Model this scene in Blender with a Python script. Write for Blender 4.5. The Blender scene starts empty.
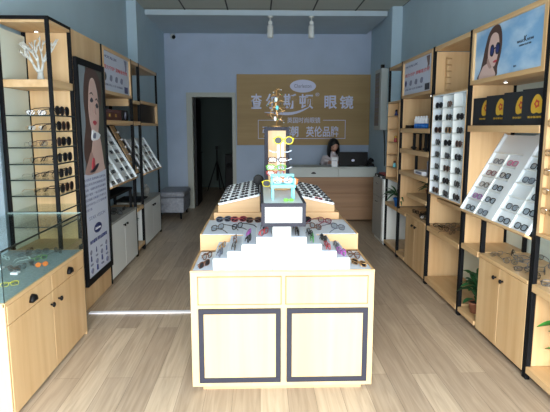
import bpy, bmesh, math, random
from mathutils import Vector, Matrix
random.seed(7)
R = math.radians
scene = bpy.context.scene
COL = scene.collection

# ------------------------------------------------------------------ camera
cam_d = bpy.data.cameras.new('camera'); cam = bpy.data.objects.new('camera', cam_d); COL.objects.link(cam)
cam_d.sensor_width = 36.0; cam_d.lens = 36.0 * 517.0 / 550.0; cam_d.clip_start = 0.05; cam_d.clip_end = 100
cam.location = (0, 0, 1.5)
cam.rotation_euler = (math.pi / 2 - math.atan2(79, 517), 0, -math.atan2(16, math.hypot(517, 79)))
scene.camera = cam

# ------------------------------------------------------------------ light
world = bpy.data.worlds.new('world'); scene.world = world; world.use_nodes = True
bg = world.node_tree.nodes['Background']; bg.inputs[0].default_value = (0.66, 0.80, 1.0, 1); bg.inputs[1].default_value = 3.3


def area(name, loc, rot, sx, sy, power, color):
    d = bpy.data.lights.new(name, 'AREA'); d.shape = 'RECTANGLE'; d.size = sx; d.size_y = sy; d.energy = power; d.color = color
    o = bpy.data.objects.new(name, d); COL.objects.link(o); o.location = loc; o.rotation_euler = rot
    return o


# daylight coming in through the open shop front behind the photographer
area('daylight_street', (0.13, -1.7, 1.1), (R(90), 0, 0), 3.8, 2.0, 140, (0.97, 1.0, 1.0))
# bright sky above the houses across the street, reaching in under the lintel
area('daylight_sky', (0.13, -5.0, 4.1), (R(68), 0, 0), 5.0, 3.2, 1600, (1.0, 1.0, 0.98))
scene.view_settings.view_transform = 'Standard'; scene.view_settings.look = 'None'
scene.view_settings.gamma = 1; scene.view_settings.use_curve_mapping = False
scene.view_settings.exposure = 0.42


# ------------------------------------------------------------------ materials
def srgb(r, g, b):
    f = lambda c: (c / 255 / 12.92) if c / 255 <= 0.04045 else ((c / 255 + 0.055) / 1.055) ** 2.4
    return (f(r), f(g), f(b), 1)


def newmat(name):
    m = bpy.data.materials.new(name); m.use_nodes = True
    return m, m.node_tree.nodes, m.node_tree.links, m.node_tree.nodes['Principled BSDF']


def plain(name, c, rough=0.5, metal=0.0, noise=0.0, nscale=20, emit=None, spec=None, bump=0.0):
    m, n, l, p = newmat(name)
    p.inputs['Base Color'].default_value = c; p.inputs['Roughness'].default_value = rough; p.inputs['Metallic'].default_value = metal
    if spec is not None: p.inputs['Specular IOR Level'].default_value = spec
    if noise or bump:
        tc = n.new('ShaderNodeTexCoord'); nz = n.new('ShaderNodeTexNoise'); nz.inputs['Scale'].default_value = nscale
        nz.inputs['Detail'].default_value = 4
        l.new(tc.outputs['Object'], nz.inputs['Vector'])
        if noise:
            cr = n.new('ShaderNodeValToRGB')
            cr.color_ramp.elements[0].position = 0.3; cr.color_ramp.elements[1].position = 0.7
            cr.color_ramp.elements[0].color = tuple(max(0, x * (1 - noise)) for x in c[:3]) + (1,)
            cr.color_ramp.elements[1].color = tuple(min(1, x * (1 + noise)) for x in c[:3]) + (1,)
            l.new(nz.outputs['Fac'], cr.inputs['Fac']); l.new(cr.outputs['Color'], p.inputs['Base Color'])
        if bump:
            b = n.new('ShaderNodeBump'); b.inputs['Strength'].default_value = bump; b.inputs['Distance'].default_value = 0.01
            l.new(nz.outputs['Fac'], b.inputs['Height']); l.new(b.outputs['Normal'], p.inputs['Normal'])
    if emit:
        p.inputs['Emission Color'].default_value = emit[0]; p.inputs['Emission Strength'].default_value = emit[1]
    return m


def wood(name, c1, c2, axis, rough=0.45, along=0.7, across=16):
    """fine straight grain running along one axis"""
    m, n, l, p = newmat(name)
    tc = n.new('ShaderNodeTexCoord'); mp = n.new('ShaderNodeMapping')
    sc = [across, across, across]; sc[axis] = along; mp.inputs['Scale'].default_value = sc
    nz = n.new('ShaderNodeTexNoise'); nz.inputs['Scale'].default_value = 1.0; nz.inputs['Detail'].default_value = 5; nz.inputs['Roughness'].default_value = 0.62
    nz2 = n.new('ShaderNodeTexNoise'); nz2.inputs['Scale'].default_value = 0.28; nz2.inputs['Detail'].default_value = 2
    l.new(tc.outputs['Object'], mp.inputs['Vector']); l.new(mp.outputs['Vector'], nz.inputs['Vector']); l.new(mp.outputs['Vector'], nz2.inputs['Vector'])
    ad = n.new('ShaderNodeMath'); ad.operation = 'ADD'; l.new(nz.outputs['Fac'], ad.inputs[0]); l.new(nz2.outputs['Fac'], ad.inputs[1])
    cr = n.new('ShaderNodeValToRGB'); cr.color_ramp.elements[0].position = 0.75; cr.color_ramp.elements[1].position = 1.25
    ml = n.new('ShaderNodeMath'); ml.operation = 'MULTIPLY'; ml.inputs[1].default_value = 1.0
    sb = n.new('ShaderNodeMapRange'); sb.inputs['From Min'].default_value = 0.75; sb.inputs['From Max'].default_value = 1.25
    cr.color_ramp.elements[0].position = 0; cr.color_ramp.elements[1].position = 1
    l.new(ad.outputs[0], sb.inputs['Value']); l.new(sb.outputs[0], cr.inputs['Fac'])
    cr.color_ramp.elements[0].color = c1; cr.color_ramp.elements[1].color = c2
    l.new(cr.outputs['Color'], p.inputs['Base Color']); p.inputs['Roughness'].default_value = rough
    return m


OAK1, OAK2 = srgb(194, 155, 108), srgb(216, 182, 136)
M = {}
M['oakv'] = wood('oak_vertical_grain', OAK1, OAK2, 2)
M['oaky'] = wood('oak_grain_along_shelf', OAK1, OAK2, 1)
M['oakx'] = wood('oak_grain_across', OAK1, OAK2, 0)
M['islandv'] = wood('pale_maple_vertical', srgb(182, 158, 116), srgb(194, 172, 130), 2)
M['groove'] = plain('brown_groove_shadow', srgb(150, 108, 70), 0.6)  # shade of the drawer grooves put into the colour
M['islandx'] = wood('pale_maple_across', srgb(184, 146, 100), srgb(202, 164, 118), 0)
M['signwood'] = wood('sign_board_oak', srgb(160, 130, 84), srgb(176, 147, 98), 0, 0.6, 0.6, 10)
M['counterwood'] = wood('counter_board_oak', srgb(140, 104, 74), srgb(168, 130, 96), 0, 0.55)
M['black'] = plain('black_powder_coated_steel', srgb(12, 13, 16), 0.6, spec=0.15)
M['blackplastic'] = plain('black_plastic', srgb(14, 14, 16), 0.5, spec=0.2)
M['framegrey'] = plain('dark_grey_trim', srgb(46, 46, 56), 0.6, spec=0.2)
M['white'] = plain('white_laminate', srgb(222, 225, 222), 0.4)
M['counterwhite'] = plain('off_white_counter_laminate', srgb(188, 194, 190), 0.5)
M['tray'] = plain('white_display_tray', srgb(222, 228, 232), 0.45)
M['trayblue'] = plain('pale_grey_tray_liner', srgb(198, 208, 222), 0.6)
M['cream'] = plain('cream_back_panel', srgb(216, 224, 212), 0.6)
M['wall'] = plain('blue_grey_wall_paint', srgb(186, 208, 220), 0.85, noise=0.03, nscale=3)
M['brightstrip'] = plain('pale_blue_bright_wall_strip', srgb(200, 220, 236), 0.8)  # brightness of the wall near the shop front put into the colour
M['walllite'] = plain('pale_blue_wall_paint', srgb(186, 202, 212), 0.85, noise=0.03, nscale=3)
M['wallback'] = plain('back_wall_blue_paint', srgb(176, 190, 210), 0.85, noise=0.04, nscale=3)
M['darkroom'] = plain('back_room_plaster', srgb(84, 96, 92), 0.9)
M['doorframe'] = plain('pale_door_frame', srgb(172, 174, 164), 0.5)
M['teal'] = plain('grey_green_felt', srgb(140, 156, 160), 0.95, noise=0.2, nscale=60)
M['stone'] = plain('grey_stone_top', srgb(150, 150, 145), 0.4, noise=0.15, nscale=40)
M['chrome'] = plain('chrome', srgb(215, 215, 220), 0.18, 1.0)
M['silverfab'] = plain('silver_velvet', srgb(138, 142, 152), 0.45, noise=0.2, nscale=25, bump=0.6)
M['coral'] = plain('white_painted_branch', srgb(205, 206, 200), 0.6)
M['leaf'] = plain('green_leaf', srgb(52, 122, 48), 0.4, noise=0.45, nscale=14)
M['leafd'] = plain('dark_green_leaf', srgb(34, 80, 42), 0.5, noise=0.4, nscale=14)
M['pot'] = plain('terracotta_pot', srgb(140, 90, 66), 0.7)
M['bluepot'] = plain('blue_glazed_pot', srgb(28, 105, 190), 0.3)
M['soil'] = plain('potting_soil', srgb(50, 38, 30), 0.95)
M['skin'] = plain('skin', srgb(196, 148, 126), 0.5)
M['skinlite'] = plain('printed_skin', srgb(208, 176, 166), 0.5)
M['skinshade'] = plain('printed_skin_darker', srgb(172, 138, 128), 0.5)
M['hair'] = plain('black_hair', srgb(18, 16, 18), 0.45)
M['hairbrown'] = plain('printed_brown_hair', srgb(82, 58, 50), 0.5)
M['hairlite'] = plain('printed_light_brown_hair', srgb(130, 100, 80), 0.5)
M['shirt'] = plain('pale_shirt', srgb(205, 195, 200), 0.8)
M['trousers'] = plain('dark_trousers', srgb(40, 42, 52), 0.8)
M['posterwhite'] = plain('poster_paper_pale_blue', srgb(200, 206, 222), 0.5)
M['paper'] = plain('white_card', srgb(228, 228, 232), 0.6)
M['lips'] = plain('printed_red', srgb(176, 60, 72), 0.5)
M['redtext'] = plain('printed_rose_red', srgb(196, 92, 98), 0.5)
M['navy'] = plain('printed_navy', srgb(40, 52, 110), 0.5)
M['inkgrey'] = plain('printed_grey_ink', srgb(120, 124, 150), 0.5)
M['inkblack'] = plain('printed_black_ink', srgb(30, 34, 48), 0.5)
M['posterblue'] = plain('poster_background_blue_grey', srgb(132, 142, 150), 0.5)
M['postergreen'] = plain('poster_background_olive', srgb(76, 78, 70), 0.5)
M['signwhite'] = plain('white_acrylic_letters', srgb(214, 216, 240), 0.5)
M['gold'] = plain('gold_foil', srgb(214, 172, 60), 0.35, 0.3)
M['redfoil'] = plain('red_enamel', srgb(176, 62, 44), 0.4)
M['giftblack'] = plain('black_card_box', srgb(27, 29, 33), 0.6)
M['maroon'] = plain('maroon_lacquer', srgb(82, 24, 26), 0.35)
M['turq'] = plain('turquoise_paint', srgb(110, 208, 222), 0.4)
M['pink'] = plain('pink_acetate', srgb(214, 96, 150), 0.3)
M['red'] = plain('red_acetate', srgb(184, 44, 48), 0.3)
M['purple'] = plain('purple_acetate', srgb(150, 70, 150), 0.3)
M['yellow'] = plain('yellow_acetate', srgb(236, 220, 40), 0.3)
M['orange'] = plain('orange_acetate', srgb(216, 118, 48), 0.3)
M['green'] = plain('green_acetate', srgb(110, 190, 60), 0.3)
M['tort'] = plain('tortoiseshell_acetate', srgb(96, 62, 42), 0.3, noise=0.5, nscale=120)
M['blackac'] = plain('black_acetate', srgb(20, 20, 24), 0.25)
M['greyac'] = plain('grey_acetate', srgb(84, 88, 100), 0.3)
M['gunmetal'] = plain('gunmetal_wire', srgb(92, 90, 88), 0.3, 0.7)
M['goldwire'] = plain('gold_wire', srgb(190, 150, 100), 0.3, 0.8)
M['copper'] = plain('copper_wire', srgb(140, 84, 56), 0.35, 0.6)
M['clearfr'] = plain('clear_pale_acetate', srgb(206, 226, 226), 0.2)
M['darklens'] = plain('dark_lens', srgb(18, 18, 24), 0.3, spec=0.3)
M['silver'] = plain('bright_aluminium', srgb(240, 240, 248), 0.5)
M['lampon'] = plain('lit_downlight', srgb(240, 240, 235), 0.4, emit=((1, 0.97, 0.9, 1), 4.0))
M['rack'] = plain('black_rubber', srgb(30, 30, 32), 0.8)


def glassmat(name, tint, fres=0.10):
    m, n, l, p = newmat(name); n.remove(p); out = n['Material Output']
    tr = n.new('ShaderNodeBsdfTransparent'); tr.inputs[0].default_value = tint
    gl = n.new('ShaderNodeBsdfGlossy'); gl.inputs['Roughness'].default_value = 0.03
    lw = n.new('ShaderNodeLayerWeight'); lw.inputs['Blend'].default_value = 0.5
    pw = n.new('ShaderNodeMath'); pw.operation = 'POWER'; pw.inputs[1].default_value = 5.0; l.new(lw.outputs['Facing'], pw.inputs[0])
    fr = n.new('ShaderNodeMath'); fr.operation = 'MULTIPLY_ADD'; fr.inputs[1].default_value = 0.8; fr.inputs[2].default_value = 0.04; l.new(pw.outputs[0], fr.inputs[0])
    mx = n.new('ShaderNodeMixShader'); l.new(fr.outputs[0], mx.inputs[0]); l.new(tr.outputs[0], mx.inputs[1]); l.new(gl.outputs[0], mx.inputs[2])
    l.new(mx.outputs[0], out.inputs['Surface'])
    return m


M['glass'] = glassmat('clear_sheet_glass', (0.93, 0.97, 0.955, 1))
M['lens'] = glassmat('clear_lens', (0.86, 0.88, 0.9, 1))
M['glassedge'] = plain('glass_edge_dark', srgb(18, 32, 30), 0.3)
M['acrylic'] = plain('clear_acrylic', srgb(206, 214, 226), 0.15)


def floor_mat():
    m, n, l, p = newmat('laminate_plank_floor')
    tc = n.new('ShaderNodeTexCoord'); mp = n.new('ShaderNodeMapping'); mp.inputs['Rotation'].default_value = (0, 0, math.pi / 2)
    l.new(tc.outputs['Object'], mp.inputs['Vector'])
    br = n.new('ShaderNodeTexBrick'); br.inputs['Scale'].default_value = 1.0
    br.inputs['Brick Width'].default_value = 1.25; br.inputs['Row Height'].default_value = 0.155; br.inputs['Mortar Size'].default_value = 0.0012
    br.inputs['Color1'].default_value = srgb(190, 172, 149); br.inputs['Color2'].default_value = srgb(163, 145, 125); br.inputs['Mortar'].default_value = srgb(112, 98, 84)
    br.offset = 0.37; br.inputs['Bias'].default_value = 0.0
    l.new(mp.outputs['Vector'], br.inputs['Vector'])
    mp2 = n.new('ShaderNodeMapping'); mp2.inputs['Scale'].default_value = (34, 1.8, 1)
    l.new(tc.outputs['Object'], mp2.inputs['Vector'])
    nz = n.new('ShaderNodeTexNoise'); nz.inputs['Scale'].default_value = 1.0; nz.inputs['Detail'].default_value = 6; nz.inputs['Distortion'].default_value = 1.2
    l.new(mp2.outputs['Vector'], nz.inputs['Vector'])
    cr = n.new('ShaderNodeValToRGB'); cr.color_ramp.elements[0].position = 0.35; cr.color_ramp.elements[0].color = (0.76, 0.74, 0.72, 1)
    cr.color_ramp.elements[1].position = 0.65; cr.color_ramp.elements[1].color = (1.02, 1.02, 1.02, 1)
    l.new(nz.outputs['Fac'], cr.inputs['Fac'])
    mx = n.new('ShaderNodeMix'); mx.data_type = 'RGBA'; mx.blend_type = 'MULTIPLY'; mx.inputs[0].default_value = 1.0
    l.new(br.outputs['Color'], mx.inputs[6]); l.new(cr.outputs['Color'], mx.inputs[7]); l.new(mx.outputs[2], p.inputs['Base Color'])
    p.inputs['Roughness'].default_value = 0.42
    return m


def ceiling_mat():
    m, n, l, p = newmat('mineral_ceiling_tiles')
    tc = n.new('ShaderNodeTexCoord'); mp = n.new('ShaderNodeMapping'); mp.inputs['Location'].default_value = (-0.18, 0.28, 0)
    l.new(tc.outputs['Object'], mp.inputs['Vector'])
    br = n.new('ShaderNodeTexBrick'); br.inputs['Scale'].default_value = 1.0; br.offset = 0.0
    br.inputs['Brick Width'].default_value = 0.635; br.inputs['Row Height'].default_value = 0.635; br.inputs['Mortar Size'].default_value = 0.012
    br.inputs['Color1'].default_value = srgb(190, 194, 184); br.inputs['Color2'].default_value = srgb(196, 200, 190); br.inputs['Mortar'].default_value = srgb(60, 60, 60)
    l.new(mp.outputs['Vector'], br.inputs['Vector']); l.new(br.outputs['Color'], p.inputs['Base Color']); p.inputs['Roughness'].default_value = 0.9
    return m


def sky_print_mat():
    """flat printed sky with pale cloud shapes, part of the poster's artwork"""
    m, n, l, p = newmat('poster_print_sky_and_clouds')
    tc = n.new('ShaderNodeTexCoord'); mp = n.new('ShaderNodeMapping'); mp.inputs['Scale'].default_value = (1, 2.2, 4.5)
    nz = n.new('ShaderNodeTexNoise'); nz.inputs['Scale'].default_value = 1.3; nz.inputs['Detail'].default_value = 4
    l.new(tc.outputs['Object'], mp.inputs['Vector']); l.new(mp.outputs['Vector'], nz.inputs['Vector'])
    cr = n.new('ShaderNodeValToRGB'); cr.color_ramp.elements[0].position = 0.42; cr.color_ramp.elements[1].position = 0.66
    cr.color_ramp.elements[0].color = srgb(122, 166, 206); cr.color_ramp.elements[1].color = srgb(186, 208, 226)
    l.new(nz.outputs['Fac'], cr.inputs['Fac']); l.new(cr.outputs['Color'], p.inputs['Base Color']); p.inputs['Roughness'].default_value = 0.5
    return m


M['floor'] = floor_mat(); M['ceiling'] = ceiling_mat(); M['skyprint'] = sky_print_mat()


# ------------------------------------------------------------------ mesh builder
def vadd(a, b): return (a[0] + b[0], a[1] + b[1], a[2] + b[2])


class MB:
    def __init__(s): s.v = []; s.f = []; s.mi = []; s.k = 0; s.smooth = []; s.sm = False

    def add(s, vs, fs):
        o = len(s.v); s.v += [tuple(v) for v in vs]
        for f in fs: s.f.append([i + o for i in f]); s.mi.append(s.k); s.smooth.append(s.sm)
        return s

    def box(s, x0, x1, y0, y1, z0, z1):
        x0, x1 = sorted((x0, x1)); y0, y1 = sorted((y0, y1)); z0, z1 = sorted((z0, z1))
        s.add([(x0, y0, z0), (x1, y0, z0), (x1, y1, z0), (x0, y1, z0), (x0, y0, z1), (x1, y0, z1), (x1, y1, z1), (x0, y1, z1)],
              [(0, 3, 2, 1), (4, 5, 6, 7), (0, 1, 5, 4), (1, 2, 6, 5), (2, 3, 7, 6), (3, 0, 4, 7)]); return s

    def obox(s, c, ux, uy, uz):
        """box centred at c with half-axis vectors"""
        c = Vector(c); ux = Vector(ux); uy = Vector(uy); uz = Vector(uz); vs = []
        for k in (-1, 1):
            for (a, b) in ((-1, -1), (1, -1), (1, 1), (-1, 1)): vs.append(c + ux * a + uy * b + uz * k)
        s.add(vs, [(0, 3, 2, 1), (4, 5, 6, 7), (0, 1, 5, 4), (1, 2, 6, 5), (2, 3, 7, 6), (3, 0, 4, 7)]); return s

    def prism(s, pts, ext):
        """closed outline extruded by vector ext"""
        n = len(pts); ext = Vector(ext); a = [Vector(p) for p in pts]
        s.add(a + [p + ext for p in a], [list(range(n))[::-1], [i + n for i in range(n)]] + [(i, (i + 1) % n, (i + 1) % n + n, i + n) for i in range(n)]); return s

    def tube(s, path, r, sides=6, closed=False, caps=True):
        P = [Vector(p) for p in path]; n = len(P); rs = r if isinstance(r, (list, tuple)) else [r] * n
        vs = []; fs = []; nrm = None
        for i in range(n):
            if closed: t = (P[(i + 1) % n] - P[i - 1])
            else: t = P[min(i + 1, n - 1)] - P[max(i - 1, 0)]
            if t.length < 1e-9: t = Vector((0, 0, 1))
            t.normalize()
            if nrm is None:
                h = Vector((0, 0, 1)) if abs(t.z) < 0.9 else Vector((1, 0, 0)); nrm = t.cross(h).normalized()
            else:
                nrm = (nrm - t * nrm.dot(t))
                if nrm.length < 1e-6: nrm = t.orthogonal()
                nrm.normalize()
            b = t.cross(nrm)
            for k in range(sides):
                a = 2 * math.pi * k / sides; vs.append(P[i] + (nrm * math.cos(a) + b * math.sin(a)) * rs[i])
        m = n if closed else n - 1
        for i in range(m):
            j = (i + 1) % n
            for k in range(sides):
                k2 = (k + 1) % sides; fs.append((i * sides + k, i * sides + k2, j * sides + k2, j * sides + k))
        if not closed and caps:
            fs.append(list(range(sides))[::-1]); fs.append([(n - 1) * sides + k for k in range(sides)])
        old = s.sm; s.sm = True; s.add(vs, fs); s.sm = old; return s

    def lathe(s, prof, c, seg=20, axis='z'):
        vs = []; fs = []; c = Vector(c)
        for (r, h) in prof:
            for k in range(seg):
                a = 2 * math.pi * k / seg; x, y = r * math.cos(a), r * math.sin(a)
                vs.append(c + (Vector((x, y, h)) if axis == 'z' else Vector((h, x, y)) if axis == 'x' else Vector((x, h, y))))
        n = len(prof)
        for i in range(n - 1):
            for k in range(seg):
                k2 = (k + 1) % seg; fs.append((i * seg + k, i * seg + k2, (i + 1) * seg + k2, (i + 1) * seg + k))
        fs.append(list(range(seg))[::-1]); fs.append([(n - 1) * seg + k for k in range(seg)])
        old = s.sm; s.sm = True; s.add(vs, fs); s.sm = old; return s

    def ball(s, c, r, seg=12, rings=8, sc=(1, 1, 1)):
        prof = [(r * math.sin(math.pi * i / rings) + 1e-4, -r * math.cos(math.pi * i / rings)) for i in range(rings + 1)]
        o = len(s.v); s.lathe(prof, (0, 0, 0), seg)
        for i in range(o, len(s.v)):
            v = s.v[i]; s.v[i] = (v[0] * sc[0] + c[0], v[1] * sc[1] + c[1], v[2] * sc[2] + c[2])
        return s

    def xform(s, mat, start=0):
        for i in range(start, len(s.v)): s.v[i] = tuple(mat @ Vector(s.v[i]))
        return s

    def mesh(s, name, mats):
        me = bpy.data.meshes.new(name); me.from_pydata(s.v, [], s.f)
        for m in mats: me.materials.append(m)
        me.polygons.foreach_set('material_index', s.mi); me.polygons.foreach_set('use_smooth', s.smooth)
        bm = bmesh.new(); bm.from_mesh(me); bmesh.ops.recalc_face_normals(bm, faces=bm.faces); bm.to_mesh(me); bm.free()
        me.update(); return me

    def build(s, name, mat, parent=None, bevel=0.0):
        """world-space mesh, parented to a thing standing at its own base"""
        mats = mat if isinstance(mat, (list, tuple)) else [mat]
        base = wloc(parent) if parent else Vector((0, 0, 0))
        if base.length: s.v = [(v[0] - base.x, v[1] - base.y, v[2] - base.z) for v in s.v]
        o = bpy.data.objects.new(name, s.mesh(name, mats)); COL.objects.link(o)
        if parent: o.parent = parent
        if bevel:
            b = o.modifiers.new('bevel', 'BEVEL'); b.width = bevel; b.segments = 2; b.limit_method = 'ANGLE'
        return o


def wloc(o):
    v = Vector((0, 0, 0))
    while o: v = v + o.location; o = o.parent
    return v


def thing(name, label, cat, loc, group=None, rz=0):
    o = bpy.data.objects.new(name, None); COL.objects.link(o); o.location = loc; o.rotation_euler[2] = rz; o.empty_display_size = 0.05
    o['label'] = label; o['category'] = cat
    if group: o['group'] = group
    return o


def tag(o, label, cat, group=None):
    o['label'] = label; o['category'] = cat
    if group: o['group'] = group
    return o


def struct(o): o['kind'] = 'structure'; return o


def bx(name, mat, parent, x0, x1, y0, y1, z0, z1, bevel=0.0): return MB().box(x0, x1, y0, y1, z0, z1).build(name, mat, parent, bevel)


def crom(pts, n=6):
    """closed smooth curve through 2-D points"""
    out = []; N = len(pts)
    for i in range(N):
        p0, p1, p2, p3 = pts[i - 1], pts[i], pts[(i + 1) % N], pts[(i + 2) % N]
        for k in range(n):
            t = k / n
            out.append(tuple(0.5 * (2 * p1[a] + (p2[a] - p0[a]) * t + (2 * p0[a] - 5 * p1[a] + 4 * p2[a] - p3[a]) * t * t + (3 * p1[a] - p0[a] - 3 * p2[a] + p3[a]) * t ** 3) for a in (0, 1)))
    return out


def text_mesh(body, bold=0.0):
    cu = bpy.data.curves.new('txt', 'FONT'); cu.body = body; cu.extrude = 0.02; cu.offset = bold; cu.resolution_u = 3
    o = bpy.data.objects.new('txt', cu); COL.objects.link(o); dg = bpy.context.evaluated_depsgraph_get(); dg.update()
    me = bpy.data.meshes.new_from_object(o.evaluated_get(dg)); COL.objects.unlink(o); bpy.data.objects.remove(o)
    vs = [v.co.copy() for v in me.vertices]; fs = [list(p.vertices) for p in me.polygons]; bpy.data.meshes.remove(me)
    return vs, fs


def lettering(name, body, mat, parent, origin, right, up, w, h, depth=0.003, bold=0.0):
    """text fitted into a w x h rectangle whose lower-left corner is origin, on the plane right/up, standing off by depth"""
    vs, fs = text_mesh(body, bold); mb = MB()
    if not vs: return None
    xs = [v.x for v in vs]; ys = [v.y for v in vs]; zs = [v.z for v in vs]
    sx = w / max(1e-6, max(xs) - min(xs)); sy = h / max(1e-6, max(ys) - min(ys)); sz = depth / max(1e-6, max(zs) - min(zs))
    right = Vector(right); up = Vector(up); nrm = right.cross(up); O = Vector(origin)
    mb.add([O + right * ((v.x - min(xs)) * sx) + up * ((v.y - min(ys)) * sy) + nrm * ((v.z - min(zs)) * sz) for v in vs], fs)
    return mb.build(name, mat, parent)


# ------------------------------------------------------------------ room shell
def st(name, mb, mat): return struct(mb.build(name, mat))


WL, WR = -1.82, 2.085
BY = 9.6
st('floor', MB().box(-2.0, 2.25, -1.8, 14.0, -0.08, 0), M['floor'])
st('ceiling', MB().box(-2.0, 2.25, -1.8, 9.75, 3.22, 3.32), M['ceiling'])
st('wall_left', MB().box(-2.0, WL, -1.8, 7.5, 0, 3.22).box(-2.0, -1.685, 7.5, 9.75, 0, 3.22), M['wall'])
st('wall_right', MB().box(WR, 2.25, -1.8, 7.75, 0, 3.22).prism([(1.935, 7.75, 0), (2.25, 7.75, 0), (2.25, 9.75, 0), (2.04, 9.75, 0)], (0, 0, 3.22)), M['wall'])
st('wall_back', MB().box(-1.685, -1.30, BY, BY + .14, 0, 3.22).box(-0.455, 2.04, BY, BY + .14, 0, 3.22).box(-1.30, -0.455, BY, BY + .14, 2.07, 3.33), M['wallback'])
st('wall_front_shade_header', MB().box(-2.0, 2.25, -0.75, -0.6, 2.3, 3.22), M['wall'])  # unseen header, lower edge set to keep daylight off the upper shelves
st('trim_beam', MB().box(-1.684, 1.94, 8.06, BY, 3.146, 3.22), M['walllite'])
st('baseboard_back', MB().box(-1.685, -1.38, BY - .012, BY, 0, 0.08).box(-0.42, 2.03, BY - .012, BY, 0, 0.08), M['wallback'])
# back room seen through the doorway
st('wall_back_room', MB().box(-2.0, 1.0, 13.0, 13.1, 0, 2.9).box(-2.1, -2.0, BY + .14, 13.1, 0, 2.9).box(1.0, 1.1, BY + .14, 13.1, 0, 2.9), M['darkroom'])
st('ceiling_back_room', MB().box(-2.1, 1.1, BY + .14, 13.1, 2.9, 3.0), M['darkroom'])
dr = bpy.data.objects.new('door_1', None); COL.objects.link(dr); dr.location = (-0.87, BY, 0); dr['kind'] = 'structure'
MB().box(-1.315, -1.207, BY - .03, BY + .16, 0, 2.036).box(-0.486, -0.423, BY - .03, BY + .16, 0, 2.036).box(-1.315, -0.423, BY - .03, BY + .16, 2.036, 2.115).build('door_frame', M['doorframe'], dr)
leaf = MB().box(-1.205, -1.165, BY + .16, BY + .95, 0.01, 2.035).build('door_leaf', M['blackplastic'], dr, 0.003)
MB().tube([(-1.165, BY + .85, 1.0), (-1.12, BY + .85, 1.0), (-1.12, BY + .75, 1.0)], 0.01).build('door_handle', M['chrome'], leaf)

st('trim_added_bright_strip', MB().box(WL, -1.765, 2.9, 3.60, 0, 3.22), M['brightstrip'])  # added pale strip that makes the left wall brighter near the shop front
strip = MB().box(-1.385, -0.39, 4.05, 4.095, 0.0005, 0.012).build('threshold_strip', M['silver'], None, 0.002)
tag(strip, 'bright metal threshold strip across the plank floor left of the island', 'floor strip')

# ------------------------------------------------------------------ eyewear
STY = {'rect': (0.029, 0.018, 3.2), 'round': (0.024, 0.022, 2.0), 'sun': (0.031, 0.024, 2.6), 'big': (0.033, 0.028, 2.2)}
_gl = {}


def rim_pts(cx, st_, n=14, dz=0.0):
    rx, rz, e = STY[st_]; out = []
    for k in range(n):
        a = 2 * math.pi * k / n; c, s_ = math.cos(a), math.sin(a)
        out.append((cx + rx * math.copysign(abs(c) ** (2 / e), c), 0, rz + 0.003 + rz * math.copysign(abs(s_) ** (2 / e), s_)))
    return out


def glasses_parts(st_, fold, thick):
    key = (st_, fold, thick)
    if key in _gl: return _gl[key]
    rx, rz, e = STY[st_]; cx = rx + 0.008; W = cx + rx
    fr = MB(); lens = [MB(), MB()]; tm = [MB(), MB()]
    for i, sg in enumerate((-1, 1)):
        fr.tube(rim_pts(sg * cx, st_), thick, 5, closed=True)
        p = rim_pts(sg * cx, st_); lens[i].prism([(q[0], -0.0008, q[2]) for q in p], (0, 0.0016, 0))
        hz = rz * 1.45 + 0.003
        fr.tube([(sg * (W - .002), 0, hz), (sg * (W + .005), 0.001, hz), (sg * (W + .006), 0.008, hz)], thick, 5)
        if fold:
            tm[i].tube([(sg * (W + .004), 0.008, hz), (sg * W * 0.5, 0.012 + 0.004 * i, hz - .002), (-sg * W * 0.4, 0.014 + 0.004 * i, hz - .006), (-sg * W * 0.75, 0.015 + 0.004 * i, hz - .022)], thick * 0.9, 5)
        else:
            tm[i].tube([(sg * (W + .006), 0.008, hz), (sg * (W + .004), 0.05, hz - .001), (sg * (W + .001), 0.095, hz - .004), (sg * (W - .003), 0.118, hz - .014), (sg * (W - .006), 0.135, 0.003)], thick * 0.9, 5)
    fr.tube([(-0.009, 0, rz * 1.2 + 0.003), (-0.004, -0.002, rz * 1.36 + .003), (0.004, -0.002, rz * 1.36 + .003), (0.009, 0, rz * 1.2 + 0.003)], thick, 5)
    _gl[key] = (fr, lens, tm); return _gl[key]


_gm = {}
EYEN = [0]


def eyewear(loc, rz, st_, fm, lm, label, group, full=True, fold=False, thick=0.0028, tilt=None, scale=1.0, cat=None):
    """one pair; local -y is the way the lenses face. tilt is a full rotation matrix for pairs lying on slopes."""
    sun = lm in ('darklens', 'orange', 'purple')
    name = 'sunglasses' if sun else 'eyeglasses'; cat = cat or ('sunglasses' if sun else 'glasses')
    fr, lens, tm = glasses_parts(st_, fold, thick); EYEN[0] += 1
    if full:
        key = (st_, fold, thick, fm, lm)
        if key not in _gm:
            _gm[key] = (fr.mesh('frame', [M[fm]]), [x.mesh('lens', [M[lm]]) for x in lens], [x.mesh('temple', [M[fm]]) for x in tm])
        a, b, c = _gm[key]; o = thing(name, label, cat, loc, group, rz)
        for nm, me in [('frame', a)] + [('lens', x) for x in b] + [('temple', x) for x in c]:
            p = bpy.data.objects.new(nm, me); COL.objects.link(p); p.parent = o
    else:
        key = (st_, fold, thick, fm, lm, 's')
        if key not in _gm:
            m = MB(); m.sm = True
            for k, src in enumerate([fr] + tm + lens):
                m.k = 0 if k < 3 else 1; m.sm = k < 3; m.add(src.v, src.f)
            _gm[key] = m.mesh(name, [M[fm], M[lm]])
        o = bpy.data.objects.new(name, _gm[key]); COL.objects.link(o); o.location = loc; o.rotation_euler[2] = rz; tag(o, label, cat, group)
    if tilt is not None: o.rotation_euler = tilt.to_euler()
    o.scale = (scale,) * 3
    return o


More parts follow.
